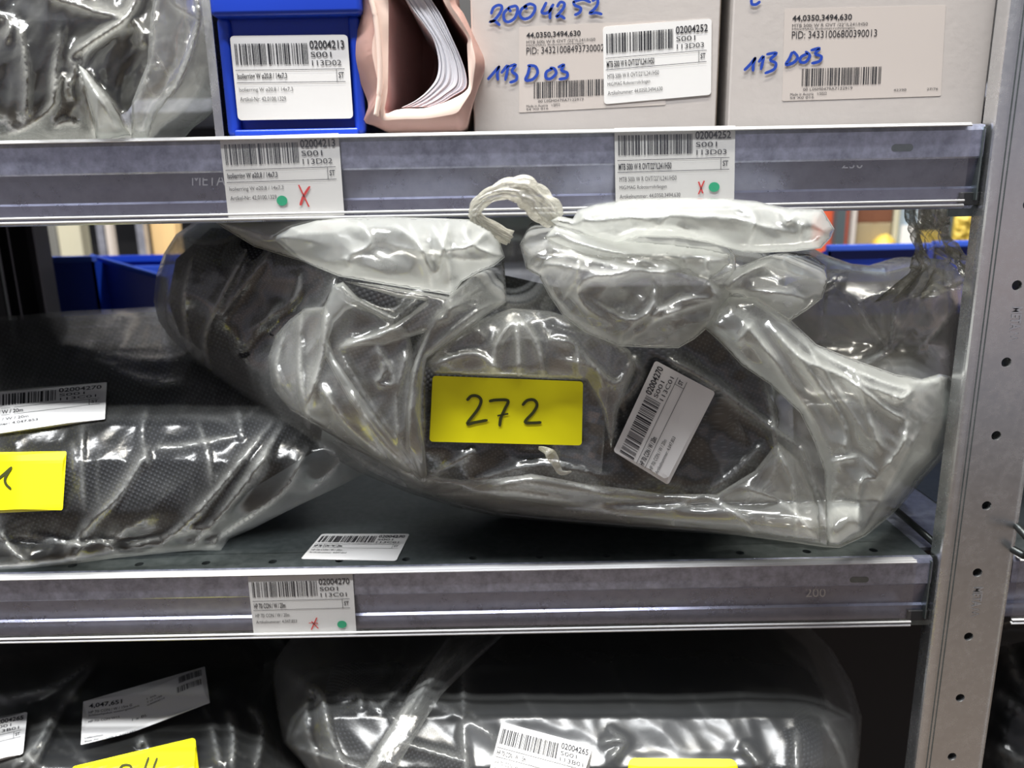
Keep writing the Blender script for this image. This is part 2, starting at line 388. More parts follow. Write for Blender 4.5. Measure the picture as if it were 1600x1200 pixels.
# ------------------------------------------------------------------ film bodies
def segdist(P, poly, closed=True):
    poly = np.asarray(poly, float); A = poly; B = np.roll(poly, -1, 0) if closed else poly[1:]
    if not closed: A = poly[:-1]
    best = np.full(len(P), 1e9); tt = np.zeros(len(P)); side = np.zeros(len(P)); n = len(A)
    for i in range(n):
        a = A[i]; d = B[i]-a; L = d@d+1e-9; r = P-a; t = np.clip(r@d/L, 0, 1); q = r-t[:, None]*d; ds = np.sqrt((q**2).sum(1))
        mk = ds < best; best[mk] = ds[mk]; tt[mk] = ((i+t)/n)[mk]; side[mk] = np.sign(d[0]*r[:, 1]-d[1]*r[:, 0])[mk]
    return best, tt, side
def inside(P, poly):
    x, y = P[:, 0], P[:, 1]; c = np.zeros(len(P), bool); n = len(poly); j = n-1
    for i in range(n):
        xi, yi = poly[i]; xj, yj = poly[j]
        if yi != yj:
            k = ((yi > y) != (yj > y)) & (x < (xj-xi)*(y-yi)/(yj-yi)+xi); c ^= k
        j = i
    return c
def cells(P, seed, size, ang=0., aniso=1.):
    """distance to the nearest of scattered points: sharp ridges where the cells meet"""
    r = np.random.RandomState(seed); ca, sa = math.cos(ang), math.sin(ang)
    Q = np.stack([(P[:, 0]*ca+P[:, 1]*sa)/aniso, -P[:, 0]*sa+P[:, 1]*ca], 1)/size
    Q = Q+.22*np.stack([np.sin(Q[:, 1]*2.1+seed), np.sin(Q[:, 0]*1.7+2*seed)], 1)
    I = np.floor(Q).astype(int); best = np.full(len(P), 9.)
    def h(a, k): v = np.sin(a[:, 0]*127.1+a[:, 1]*311.7+seed*74.7+k*19.19)*43758.5453; return v-np.floor(v)
    for dx in (-1, 0, 1):
        for dy in (-1, 0, 1):
            c = I+np.array([dx, dy]); pt = c+np.stack([h(c, 1), h(c, 2)], 1); best = np.minimum(best, np.sqrt(((Q-pt)**2).sum(1)))
    return best
def cell_edges(P, seed, size, ang=0., aniso=1.):
    ca, sa = math.cos(ang), math.sin(ang)
    Q = np.stack([(P[:, 0]*ca+P[:, 1]*sa)/aniso, -P[:, 0]*sa+P[:, 1]*ca], 1)/size
    Q = Q+.22*np.stack([np.sin(Q[:, 1]*2.1+seed), np.sin(Q[:, 0]*1.7+2*seed)], 1)
    I = np.floor(Q).astype(int); b1 = np.full(len(P), 9.); b2 = np.full(len(P), 9.)
    def h(a, k): v = np.sin(a[:, 0]*127.1+a[:, 1]*311.7+seed*74.7+k*19.19)*43758.5453; return v-np.floor(v)
    for dx in (-1, 0, 1):
        for dy in (-1, 0, 1):
            c = I+np.array([dx, dy]); d = np.sqrt(((Q-c-np.stack([h(c, 1), h(c, 2)], 1))**2).sum(1))
            b2 = np.minimum(b2, np.maximum(b1, d)); b1 = np.minimum(b1, d)
    return (b2-b1)*size
def creases(P, CR, k=1.0):
    """[(points, height m, width px left, width px right)] -> displacement towards the viewer"""
    D = np.zeros(len(P))
    for pts, h, wl, wr in CR:
        L = catmull(pts, 4) if len(pts) > 2 else np.array(pts, float)
        lo = L.min(0)-5*max(wl, wr); hi = L.max(0)+5*max(wl, wr)
        mk = ((P >= lo) & (P <= hi)).all(1)
        if not mk.any(): continue
        d, t, s = segdist(P[mk], L, False)
        wv = np.where(s > 0, wr, wl); env = np.minimum(1, np.minimum(t, 1-t)*5+.15)
        D[mk] += h*env*np.exp(-(d/wv)**1.1)
    return D*k
class Surf:
    """bulging body: outline in photo pixels, rim depth, bulge"""
    def __init__(s, outline, rim, T, R, CR=(), crump=(), closed_smooth=0, flat=(), tab=None, pw=2.0):
        s.o = catmull(outline, closed_smooth, True) if closed_smooth else np.array(outline, float)
        s.rim = rim; s.T = T; s.R = R; s.CR = CR; s.cr = crump; s.flat = flat; s.pw = pw
    def prof(s, d): return np.sqrt(np.clip(1-(1-np.clip(d/s.R, 0, 1))**2, 0, 1))
    def base(s, P, d=None):
        P = np.atleast_2d(P)
        if d is None: d = segdist(P, s.o)[0]*np.where(inside(P, s.o), 1, 0)
        r = s.rim(P) if callable(s.rim) else np.full(len(P), float(s.rim))
        return r-s.T*s.prof(d)
    def white(s, P, d):
        Wt = np.zeros(len(P))
        for pts, h, wl, wr in s.CR:
            L = catmull(pts, 4) if len(pts) > 2 else np.array(pts, float)
            lo = L.min(0)-16; hi = L.max(0)+16; mk = ((P >= lo) & (P <= hi)).all(1)
            if not mk.any(): continue
            q, t, sd = segdist(P[mk], L, False); env = np.minimum(1, np.minimum(t, 1-t)*4+.25)
            v = np.exp(-(q/2.6)**1.4)+.35*np.exp(-q/8)*(sd > 0)
            Wt[mk] = np.maximum(Wt[mk], v*env*min(1, h/.008))
        for (seed, size, ang, an, amp) in s.cr:
            if size >= 34: Wt = np.maximum(Wt, .26*np.exp(-cell_edges(P, seed, size, ang, an)/2.6)*np.clip(.5+.9*np.sin(P[:, 0]*.021+seed)*np.sin(P[:, 1]*.027+seed*2), 0, 1))
        Wt *= np.clip(d/6, .3, 1)
        for (poly, marg) in s.flat: Wt *= np.where(inside(P, poly), 0, 1)
        return Wt
    def full(s, P, d=None):
        P = np.atleast_2d(P)
        if d is None: d = segdist(P, s.o)[0]*np.where(inside(P, s.o), 1, 0)
        D = creases(P, s.CR)
        for (seed, size, ang, an, amp) in s.cr: D = D+(cells(P, seed, size, ang, an)-.45)*amp
        D *= np.clip(d/14, 0, 1)
        for (poly, marg) in s.flat:
            dd = segdist(P, poly)[0]; i = inside(P, poly); D *= np.where(i, 0., np.clip(dd/marg, 0, 1))
        return s.base(P, d)-D
def film_body(name, sf, mat, parent, res=5, back=.04, seed=3, zmin=None, ymin=None, back_noise=0, zmax=None, uvs=False, backonly=None):
    o = sf.o; per = []
    for i in range(len(o)):
        a = o[i]; b = o[(i+1) % len(o)]; n = max(1, int(np.linalg.norm(b-a)/(res*1.3)))
        for k in range(n): per.append(a+(b-a)*k/n)
    per = np.array(per); lo = per.min(0); hi = per.max(0); r = np.random.RandomState(seed)
    gx, gy = np.meshgrid(np.arange(lo[0], hi[0], res), np.arange(lo[1], hi[1], res*.9)); gx[1::2] += res*.5
    G = np.stack([gx.ravel(), gy.ravel()], 1)+r.uniform(-.22, .22, (gx.size, 2))*res
    G = G[inside(G, per)]; d = segdist(G, o)[0]; G = G[d > res*.55]
    pts = [Vector(p) for p in per]+[Vector(p) for p in G]; nb = len(per)
    rr = delaunay_2d_cdt(pts, [(i, (i+1) % nb) for i in range(nb)], [], 1, 1e-4)
    P = np.array([p[:] for p in rr[0]]); Fc = np.array([tuple(f) for f in rr[2]])
    d = segdist(P, o)[0]; d[d < res*.2] = 0
    Yf = sf.full(P, d); A = Wp(P, Yf)
    rim = sf.rim(P) if callable(sf.rim) else np.full(len(P), float(sf.rim))
    E = Wp(P, rim)                      # rim plane; the back goes straight away from it
    pr = sf.prof(d*1.3); B = E.copy(); B[:, 1] = rim+back*pr+(cells(P, seed+7, 60, .7, 1.6)-.4)*back_noise*pr
    edge = d <= 0
    if zmin is not None:
        A[:, 2] = np.maximum(A[:, 2], zmin+.0004); B[:, 2] = np.maximum(B[:, 2], zmin+.0004)
    if zmax is not None:
        A[:, 2] = np.where(A[:, 1] > -.003, np.minimum(A[:, 2], zmax), A[:, 2]); B[:, 2] = np.minimum(B[:, 2], zmax)
    n = len(P); idx = np.arange(n)+n; idx[edge] = np.where(edge)[0]
    V = np.concatenate([A, B]); ids = np.arange(n)
    FF = [tuple(f) for f in Fc]+[tuple(idx[f[::-1]]) for f in Fc]
    FF = [f for f in FF if len(set(f)) == 3]
    # image y runs down, so flip to face the aisle
    FF = [f[::-1] for f in FF]
    ob = mesh(name, V, FF, mat, parent, True)
    if uvs:
        l = ob.data.uv_layers.new(name='UVMap'); li = np.zeros(len(ob.data.loops), dtype=np.int32); ob.data.loops.foreach_get('vertex_index', li)
        UV = np.concatenate([P, P])*.00042; ca, sa = .94, .34; UV = np.stack([UV[:, 0]*ca-UV[:, 1]*sa, UV[:, 0]*sa+UV[:, 1]*ca], 1); l.data.foreach_set('uv', UV[li].astype(np.float32).ravel())
    at = ob.data.attributes.new('crease', 'FLOAT', 'POINT'); at.data.foreach_set('value', np.concatenate([sf.white(P, d), np.zeros(n)]).astype(np.float32))
    return ob
def px2(pts, ox, oy, s): return [(ox+a/s, oy+b/s) for a, b in pts]

# ================================================================== THE RACK
rack = empty('shelving_rack', 'galvanised steel shelving rack with a punched upright on the right and clear label strips', 'shelving rack')
def deck(z, x0, x1, hx0, pitch, up, thick_=.0012, back=.46):
    """steel deck with a row of real holes near its front edge, folded front flange"""
    b = MB(); y0, y1, yc, r = .006, .032, .018, .0030
    xs = []; c = hx0
    while c-pitch > x0+.03: c -= pitch
    prev = x0
    while c+pitch/2 < x1: xs.append(c); c += pitch
    for q, cx in enumerate(xs):
        a0 = prev; a1 = cx+pitch/2 if q < len(xs)-1 else x1; prev = a1
        k = 20; V = []; Fc = []
        for i in range(k):
            a = 2*math.pi*i/k; ca, sa = math.cos(a), math.sin(a)
            V.append((cx+r*ca, yc+r*sa, z)); s = min((a1-cx if ca > 0 else cx-a0)/abs(ca) if abs(ca) > 1e-6 else 9, (y1-yc if sa > 0 else yc-y0)/abs(sa) if abs(sa) > 1e-6 else 9)
            V.append((cx+s*ca, yc+s*sa, z)); V.append((cx+r*ca, yc+r*sa, z-.003))
        for i in range(k):
            j = (i+1) % k; Fc.append((3*i, 3*i+1, 3*j+1, 3*j)); Fc.append((3*i, 3*j, 3*j+2, 3*i+2))
        for (qx, qy) in ((a0, y0), (a1, y0), (a1, y1), (a0, y1)):      # square off the cell corners
            nn = len(V); V.append((qx, qy, z)); i = int((math.atan2(qy-yc, qx-cx) % (2*math.pi))/(2*math.pi/k)) % k; Fc.append((3*i+1, 3*((i+1) % k)+1, nn))
        b.add(V, Fc)
    b.box((x0, y1-.0005, z-.0012), (x1, back, z)); None
    b.box((x0, y0-.0001, z-.0012), (x1, y0+.0012, z-.0001))
    d = b.build('shelf_deck', M['deck'], up)
    prof = [(.0075, 0), (.0045, -.0006), (.0034, -.003), (.0034, -.0185), (.0042, -.0192), (.0085, -.0362), (.0070, -.0378), (.0072, -.0478), (.0085, -.0490), (.020, -.0490)]
    prof = [(a, c+z) for a, c in prof]
    V, Fc = prism(thick(prof[:5], -.0010), x0, x1)
    mesh('front_flange', V, Fc, M['flange'], d)
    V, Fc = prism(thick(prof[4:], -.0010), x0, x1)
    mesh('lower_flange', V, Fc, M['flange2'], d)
    return d
def label_strip(zt, zb, x0, x1, up):
    b = MB(); b.box((x0, -.0016, zb+.001), (x1, -.0008, zt-.001))
    h = b.build('clear_label_strip', M['clear'], up)
    l = MB()
    for (yy, zz, rr) in ((-.0012, zt-.0004, .0006), (-.0002, zt+.0008, .0006), (-.0020, zb+.0040, .0008), (-.0014, zb+.0012, .0011)):
        V, Fc = prism([(yy+rr*math.cos(a)*1.1, zz+rr*math.sin(a)) for a in [i*math.pi/5 for i in range(10)]], x0, x1); l.add(V, Fc)
    l.box((x0, -.0012, zt-.0002), (x1, .0060, zt+.0006))
    l.build('strip_edge_lip', M['lip'], h, True)
    return h
HX = -.127
SH = []
for (zt, zb, xe) in ((Z1, Z2, .2825), (Z3, Z4, .2800), (.909, .860, .280), (1.779, 1.73, .280)):
    d = deck(zt, -.80, .2935, HX, .0482, rack); label_strip(zt, zb, -.80, xe, d); SH.append(d)
dR = deck(Z3, .3500, 1.15, .372, .0482, rack); label_strip(Z3, Z4, .352, 1.15, dR)
dR = deck(Z1, .3500, 1.15, .372, .0482, rack); label_strip(Z1, Z2, .352, 1.15, dR)
# oval press mark and the raised marks on the flanges
def oval(cx, cz, up):
    V = [(cx+(.0045 if math.cos(a) > 0 else -.0045)+.0022*math.cos(a), .0022, cz+.0022*math.sin(a)) for a in [i*math.pi/10+.01 for i in range(20)]]
    V2 = [(x, .0034, z) for x, y, z in V]; n = len(V)
    mesh('oval_press_mark', V+V2, [tuple(range(n))[::-1]]+[(i, (i+1) % n, n+(i+1) % n, n+i) for i in range(n)], M['deck'], up)
def flange_text(body, px0, py0, px1, py1, up, Y=.0040):
    pr = Print().text(body, px0, py0, px1, py1)
    P = np.array(pr.V); A = Wp(P, Y); A[:, 1] = Y+.0
    mesh('stamped_mark', A, pr.F, M['galvlight'], up)
M['galvlight'] = metal('galvanised_raised', (.62, .64, .70), (.75, .77, .8), .3)
a = W(1409, 231, .003); oval(a[0], a[2], SH[0]); a = W(1342, 905, .003); oval(a[0], a[2], SH[1])
flange_text('230', 1315, 249, 1348, 263, SH[0]); flange_text('200', 1259, 919, 1290, 933, SH[1]); flange_text('META', 300, 272, 352, 290, SH[0])

# upright: folded C section with a column of punched holes, stamped with the maker's word
def upright(x0, x1, yf, z0, z1, hxc, hz, pitch, flip=1, holes=True, name='upright', depth=.0135):
    b = MB(); r = .0031; rr = .0042; xa, xb = x0+rr, x1-.0018
    zc = hz
    while zc-pitch > z0: zc -= pitch
    zlist = []
    while zc < z1: zlist.append(zc); zc += pitch
    pv = z0
    for q, c in enumerate(zlist):
        a0 = pv; a1 = c+pitch/2 if q < len(zlist)-1 else z1; pv = a1; k = 24; V = []; Fc = []
        corner = [(xa, a0), (xb, a0), (xb, a1), (xa, a1)]
        for i in range(k):
            a = 2*math.pi*i/k; ca, sa = math.cos(a), math.sin(a)
            s = min((xb-hxc if ca > 0 else hxc-xa)/abs(ca) if abs(ca) > 1e-6 else 9, (a1-c if sa > 0 else c-a0)/abs(sa) if abs(sa) > 1e-6 else 9)
            V += [(hxc+r*ca*1.06, yf, c+r*sa*1.06), (hxc+s*ca, yf, c+s*sa), (hxc+r*ca, yf+.0008, c+r*sa), (hxc+r*ca, yf+.003, c+r*sa)]
        for i in range(k):
            j = (i+1) % k; Fc += [(4*i, 4*j, 4*j+1, 4*i+1), (4*i, 4*i+2, 4*j+2, 4*j), (4*i+2, 4*i+3, 4*j+3, 4*j+2)]
        for (cx_, cz_) in corner:                             # corner fillers between the rays
            n = len(V); V.append((cx_, yf, cz_)); ang = math.atan2(cz_-c, cx_-hxc) % (2*math.pi); i = int(ang/(2*math.pi/k)) % k; j = (i+1) % k
            Fc.append((4*i+1, 4*j+1, n))
        b.add(V, Fc)
    line = [(x0, yf+depth), (x0, yf+rr+.0006)]+[(x0+rr-rr*math.cos(t), yf+rr-rr*math.sin(t)) for t in [i*math.pi/12 for i in range(1, 6)]]+[(xa, yf)]
    V, Fc = prism(thick(line, -.0012), z0, z1, 'z'); b.add(V, Fc)
    line = [(xb, yf), (x1-.0006, yf+.0004), (x1, yf+.0016), (x1, yf+depth)]
    V, Fc = prism(thick(line, -.0012), z0, z1, 'z'); b.add(V, Fc)
    b.box((xa, yf+.0012, z0), (xb, yf+.0016, z1)) if not holes else None
    b.box((x0+.002, yf+.016, z0), (x1-.002, yf+.018, z1))
    return b.build(name, M['post'], rack, False)
up1 = upright(XP0, XP1, -.0030, .0, 2.3, .3222, CZ-.0092, .0500)
b = MB()
for xx in (.3035, .3060): b.box((xx, -.0033, 0), (xx+.0006, -.0029, 2.3))
b.build('rolled_groove', M['deck'], up1)
def stamp(px0, py0, px1, py1, up):
    """META and the zigzag mark pressed sideways into the face of the upright, reading downwards"""
    pr = Print(); pr.text('META', 0, 0, .64, 1, True)
    pr.stroke([(.70, .95), (.74, .1)], .03); pr.stroke([(.74, .1), (.84, .8)], .03); pr.stroke([(.84, .8), (.88, .1)], .03); pr.stroke([(.88, .1), (.98, .95)], .03)
    uv = np.array(pr.V); tl = W(px1, py0, -.003); bl = W(px1-(1597-1480)/856*(py1-py0)*1, py1, -.003)
    zt, zb = W(px0, py0, -.003)[2], W(px0, py1, -.003)[2]; xc = .3245
    hh = .0066
    V = [(xc+hh*(.5-v), -.0034, zt+(zb-zt)*u) for u, v in uv]
    mesh('stamped_maker_word', V, pr.F, M['galvlight'], up)
stamp(1565, 480, 1584, 535, up1); stamp(1506, 918, 1524, 965, up1)
b = MB()                                                     # stamped number on the narrow side of the upright
for i in range(7):
    zc = 1.192-.0048*i
    b.add([(XP0-.0003, .0028, zc+.0016), (XP0-.0003, .0046, zc-.0002), (XP0-.0003, .0074, zc-.0014), (XP0-.0003, .0052, zc+.0010)], [(0, 1, 2, 3)])
    b.add([(XP0-.0003, .0050, zc+.0002), (XP0-.0003, .0078, zc+.0016), (XP0-.0003, .0084, zc+.0010), (XP0-.0003, .0056, zc-.0006)], [(0, 1, 2, 3)])
b.build('stamped_side_number', M['galvlight'], up1)
for (zt, zb, xe, dk) in ((Z1, Z2, .2825, SH[0]), (Z3, Z4, .280, SH[1])):   # end bracket of the shelf, with its slot and hook
    b = MB(); b.box((xe-.002, .0095, zb-.006), (.2960, .0105, zt-.001)); b.box((.2915, .0010, zb+.004), (.2925, .0100, zt-.001))
    br = b.build('end_bracket', M['deck'], dk, bevel=.0003)
    V = [(xe+.0042+.0034*math.cos(a)*1.2, .0092, zt-.0155+.0022*math.sin(a)) for a in [i*math.pi/10 for i in range(20)]]
    V2 = [(x, .0080, z) for x, y, z in V]
    mesh('bracket_slot', V+V2, [tuple(range(20))[::-1], tuple(range(20, 40))]+[(i, (i+1) % 20, 20+(i+1) % 20, 20+i) for i in range(20)], M['darksteel'], br)
    b = MB(); b.box((xe+.001, .004, zb+.001), (.2955, .0085, zb+.009)); b.build('lock_tab', M['darksteel'], br, bevel=.0006)
b = MB(); b.box((-1.3, .4605, .0), (.36, .4635, 1.1985)); b.build('dark_backing', M['farpanel'], rack)  # dark sheet added behind the shelves to block light and view
b = MB(); b.box((.36, .462, .0), (1.2, .465, 1.30)); b.build('dark_backing', M['farpanel'], rack)  # another added dark sheet, closing off the next bay
b = MB(); b.box((-1.5, .470, 1.2), (-.636, .473, 1.735)); b.build('dark_backing', M['farpanel'], rack)  # dark sheet added at left to keep the gap black
b = MB(); b.box((.2936, .022, Z3-.003), (.3499, .46, Z3-.0006)); b.build('end_plate', M['galv'], rack)
# side frame braces behind the upright
for (p0, p1, X) in (((1398, 795), (1462, 850), .300), ((1560, 790), (1625, 862), .345), ((1540, 835), (1600, 868), .345)):
    y0, y1 = hx(p0[0], p0[1], X), hx(p1[0], p1[1], X)
    V, Fc, uv = tube([W(p0[0], p0[1], y0), W(p1[0], p1[1], y1)], .0026, 12); mesh('cross_brace', V, Fc, M['wire'], rack, True)
# rear uprights
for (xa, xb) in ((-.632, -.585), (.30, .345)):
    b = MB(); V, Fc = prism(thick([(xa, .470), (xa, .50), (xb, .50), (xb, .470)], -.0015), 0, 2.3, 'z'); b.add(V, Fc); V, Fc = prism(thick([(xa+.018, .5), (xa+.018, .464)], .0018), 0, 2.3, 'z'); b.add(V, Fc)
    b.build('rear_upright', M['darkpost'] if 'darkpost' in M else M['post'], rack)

# ================================================================== labels in the strips
def strip_label(corners, num, loc, desc, l2, l3, l4, seed, green, red, label):
    e = empty('shelf_label', label, 'label', 'barcode labels slipped into the shelf strips')
    warehouse_label(onto(corners, .0002), e, num, 'S001', loc, desc, l2, l3, l4, seed, False, green=green, red=red, ru=.004)
strip_label([(343, 214), (529, 208), (538, 336), (357, 342)], '02004213', '113D02', 'Isolierring W \u00f820,8 / 14x7,3', 'Isolierring W \u00f820,8 / 14x7,3', 'Artikel-Nr: 42,0100,1329', None, 4,
    (.475, .80), [[(.63, .62), (.70, .88)], [(.72, .64), (.66, .76), (.63, .86)]], 'white barcode label 02004213 with green dot and red cross in upper shelf strip')
strip_label([(960, 200), (1149, 196), (1147, 318), (962, 325)], '02004252', '113D03', 'MTB 500i W R OVT/22"/L241/H50', 'MTB 500i W R OVT/22"/L241/H50', 'MIG/MAG Roboterrohrbogen', 'Artikelnummer: 44,0350,3494,630', 9,
    (.83, .78), [[(.70, .71), (.735, .85)], [(.745, .70), (.70, .86)]], 'white barcode label 02004252 in upper shelf strip above the folded bag mouth')
strip_label([(387, 901), (551, 897), (557, 991), (397, 996)], '02004270', '113C01', 'HP 70i CON / W / 20m', 'HP 70i CON / W / 20m', 'Artikelnummer: 4,047,853', None, 15,
    (.865, .83), [[(.575, .77), (.63, .88)], [(.625, .71), (.565, .90)], [(.55, .79), (.63, .80)]], 'white barcode label 02004270 with green dot in the lower shelf strip')
# the loose label lying on the lower shelf
e = empty('loose_label', 'white barcode label lying flat on the lower shelf between two bags', 'label')
def onfloor(c, z):
    g = bil(c)
    def f(uv, off=0.):
        P = g(np.asarray(uv, float)); A = Wp(P, hitz(P, z)); A[:, 2] += off; return A
    return f
warehouse_label(onfloor([(503, 834), (640, 834), (619, 876), (470, 873)], Z3+.0008), e, '02004270', 'S001', '113C01', 'HP 70i CON / W / 20m', 'HP 70i CON / W / 20m', 'Artikelnummer: 4,047,853', None, 15, False)

# ================================================================== MAIN BAG (marked 272)
OUT = [(240, 470), (244, 430), (256, 396), (275, 366), (310, 342), (420, 334), (700, 330), (1000, 332), (1200, 352), (1290, 398), (1330, 412), (1385, 417), (1435, 402), (1480, 406), (1505, 430), (1507, 470),
       (1498, 520), (1494, 600), (1488, 670), (1474, 715), (1440, 752), (1400, 800), (1352, 838), (1312, 856), (1288, 855), (1240, 848), (1150, 836), (1050, 830), (950, 823), (860, 815), (780, 808), (710, 792), (640, 771), (560, 738), (480, 690), (420, 652), (360, 608), (306, 566), (268, 530), (248, 502)]
def ss(x): x = np.clip(x, 0, 1); return x*x*(3-2*x)
def rimA0(P): return np.minimum(.105, hitz(P, Z3)-.004)
def rimA(P):
    x, y = P[:, 0], P[:, 1]
    o = .060*ss((560-x)/190)*ss((680-y)/150) + .075*ss((x-1180)/110)*ss((640-y)/110) + .060*np.exp(-((x-800)/55)**2-((y-405)/70)**2)
    return np.minimum(.105+o, hitz(P, Z3)-.004)
CRA = [([(520, 446), (555, 471), (618, 499)], .008, 5, 12), ([(665, 457), (590, 523), (527, 544)], .010, 6, 14),
  ([(527, 544), (572, 618), (621, 688), (665, 751)], .011, 5, 16), ([(744, 464), (681, 499), (642, 576), (635, 660), (622, 685)], .008, 6, 10),
  ([(789, 467), (730, 509), (667, 555), (660, 597), (660, 653), (665, 751)], .011, 14, 5), ([(665, 751), (719, 716), (744, 700)], .006, 6, 10),
  ([(665, 768), (765, 744), (850, 725), (960, 745)], .006, 8, 16), ([(807, 497), (810, 590)], .010, 14, 18), ([(690, 575), (760, 540), (850, 530), (930, 575)], .008, 26, 34), ([(807, 500), (780, 550), (740, 590)], .004, 8, 14), ([(812, 505), (840, 550), (850, 592)], .004, 8, 10),
  ([(677, 569), (744, 555), (786, 590)], .005, 5, 12), ([(964, 632), (999, 590), (985, 555)], .005, 5, 9), ([(964, 632), (957, 705)], .004, 4, 8),
  ([(520, 688), (590, 735), (665, 768), (760, 795), (900, 800), (1080, 797)], .007, 6, 16),
  ([(322, 541), (336, 590), (423, 653)], .005, 6, 12), ([(525, 432), (504, 478), (472, 485)], .006, 4, 9), ([(504, 520), (476, 558)], .006, 5, 8),
  ([(511, 495), (504, 555), (476, 639)], .008, 5, 10), ([(472, 520), (469, 590), (483, 670)], .007, 5, 10), ([(455, 513), (430, 555), (437, 590), (479, 646)], .007, 8, 8),
  ([(392, 378), (350, 457), (322, 520), (322, 555)], .009, 7, 14), ([(301, 400), (287, 480), (300, 560)], .007, 8, 14), ([(469, 422), (462, 467), (385, 520)], .005, 6, 12), ([(430, 385), (375, 455), (340, 500)], .006, 6, 10),
  ([(275, 420), (262, 490), (285, 530)], .004, 6, 10), ([(290, 372), (340, 380), (400, 350)], .005, 6, 14), ([(444, 470), (400, 520), (380, 545)], .004, 5, 9),
  ([(560, 620), (600, 690), (640, 735)], .005, 6, 14), ([(500, 600), (545, 665), (600, 720)], .006, 8, 14),
  ([(1197, 604), (1211, 677), (1208, 747), (1145, 800)], .008, 6, 12), ([(1250, 695), (1264, 730), (1300, 850)], .007, 6, 10), ([(1040, 560), (1100, 590), (1208, 670), (1250, 698)], .008, 6, 14),
  ([(1103, 768), (1145, 740), (1195, 690)], .005, 6, 12), ([(1103, 768), (1040, 800)], .004, 5, 9), ([(1060, 790), (1150, 800), (1230, 840)], .005, 6, 14),
  ([(1330, 420), (1250, 470), (1180, 500)], .008, 8, 18), ([(1435, 404), (1400, 470), (1390, 540), (1340, 575)], .009, 6, 12), ([(1450, 405), (1420, 440), (1330, 480)], .006, 6, 14), ([(1340, 470), (1370, 520), (1395, 545)], .006, 6, 12),
  ([(1470, 410), (1490, 470), (1480, 500), (1420, 560)], .007, 6, 12), ([(1420, 515), (1480, 570)], .006, 5, 10), ([(700, 790), (760, 750), (900, 770), (1000, 760)], .004, 8, 14)]
STICK = [(676, 587), (911, 596), (909, 696), (671, 690)]
LAB = [(1024, 563), (1118, 613), (1044, 758), (958, 705)]
sfA = Surf(OUT, rimA, .118, 88, CRA, [(3, 66, .9, 2.2, .007), (11, 30, 2.2, 2.5, .0016)], 0, [(STICK, 14), (LAB, 12)])
sfP = Surf(OUT, rimA0, .118, 88)
bagA = empty('plastic_bag', 'big clear plastic bag of black hose with yellow note 272, upper mouth folded over', 'plastic bag')
film_body('bag_film', sfA, M['film'], bagA, 4.6, .10, zmin=Z3, zmax=Z2-.001)
def over(off, sf=sfP, lift=0): return lambda P: sf.base(P)-off
def flap(name, outline, off, T, R, CR, crump, mat, parent, res=3.6, smooth=0, rim=None, back=.004, seed=5, zmin=None, flat=()):
    rf = rim if rim is not None else over(off)
    s = Surf(outline, rf, T, R, CR, crump, smooth, flat)
    return film_body(name, s, mat, parent, res, back, seed, zmin=zmin), s
# folded mouth, left half
flap('folded_mouth', [(330, 343), (352, 358), (398, 386), (470, 408), (530, 432), (600, 444), (668, 455), (706, 461), (722, 440), (750, 424), (772, 416), (789, 402), (782, 380), (768, 360), (735, 343), (680, 341), (600, 339), (500, 342), (400, 343)],
  .012, .030, 45, [([(352, 356), (440, 395), (530, 428), (680, 455)], .006, 20, 5), ([(700, 345), (690, 400), (676, 424), (640, 352)], .008, 6, 12), ([(676, 352), (700, 405), (706, 458)], .008, 6, 10), ([(725, 352), (735, 380), (775, 398)], .007, 6, 10), ([(560, 345), (580, 380), (540, 400)], .006, 8, 14), ([(618, 350), (660, 390), (675, 450)], .006, 6, 10), ([(600, 380), (720, 405), (788, 402)], .005, 10, 10), ([(540, 400), (548, 420)], .005, 4, 6), ([(760, 360), (735, 385), (690, 392)], .006, 5, 9)],
  [(5, 60, .3, 1.8, .013), (8, 28, 1.0, 1.8, .003)], M['milky'], bagA, 3.2, rim=lambda P: .105-.118-.004+.055*ss((600-P[:, 0])/230)+0*P[:, 1])
# loose second layer of film: left of the note and sagging along the bottom
flap('film_overlay', [(452, 500), (476, 482), (506, 478), (520, 450), (560, 470), (620, 500), (640, 520), (656, 600), (660, 700), (664, 748), (620, 740), (560, 704), (500, 668), (452, 640), (424, 604), (418, 560), (430, 524)], 0, .010, 16,
  [([(511, 480), (504, 555), (476, 645)], .007, 5, 10), ([(472, 490), (469, 580), (483, 660)], .006, 5, 9), ([(445, 520), (432, 570), (440, 610)], .005, 5, 9), ([(527, 544), (590, 523), (650, 500)], .006, 5, 14), ([(590, 540), (600, 580), (585, 600)], .006, 6, 8), ([(585, 600), (615, 598), (600, 560)], .005, 5, 7), ([(540, 600), (590, 680), (640, 735)], .006, 6, 14), ([(640, 540), (620, 620), (625, 700)], .005, 6, 12), ([(500, 600), (540, 660), (600, 715)], .006, 6, 12)], [(71, 44, 1.9, 2.4, .005)], M['loose'], bagA, 3.8, rim=lambda P: sfA.base(P)-.0045)
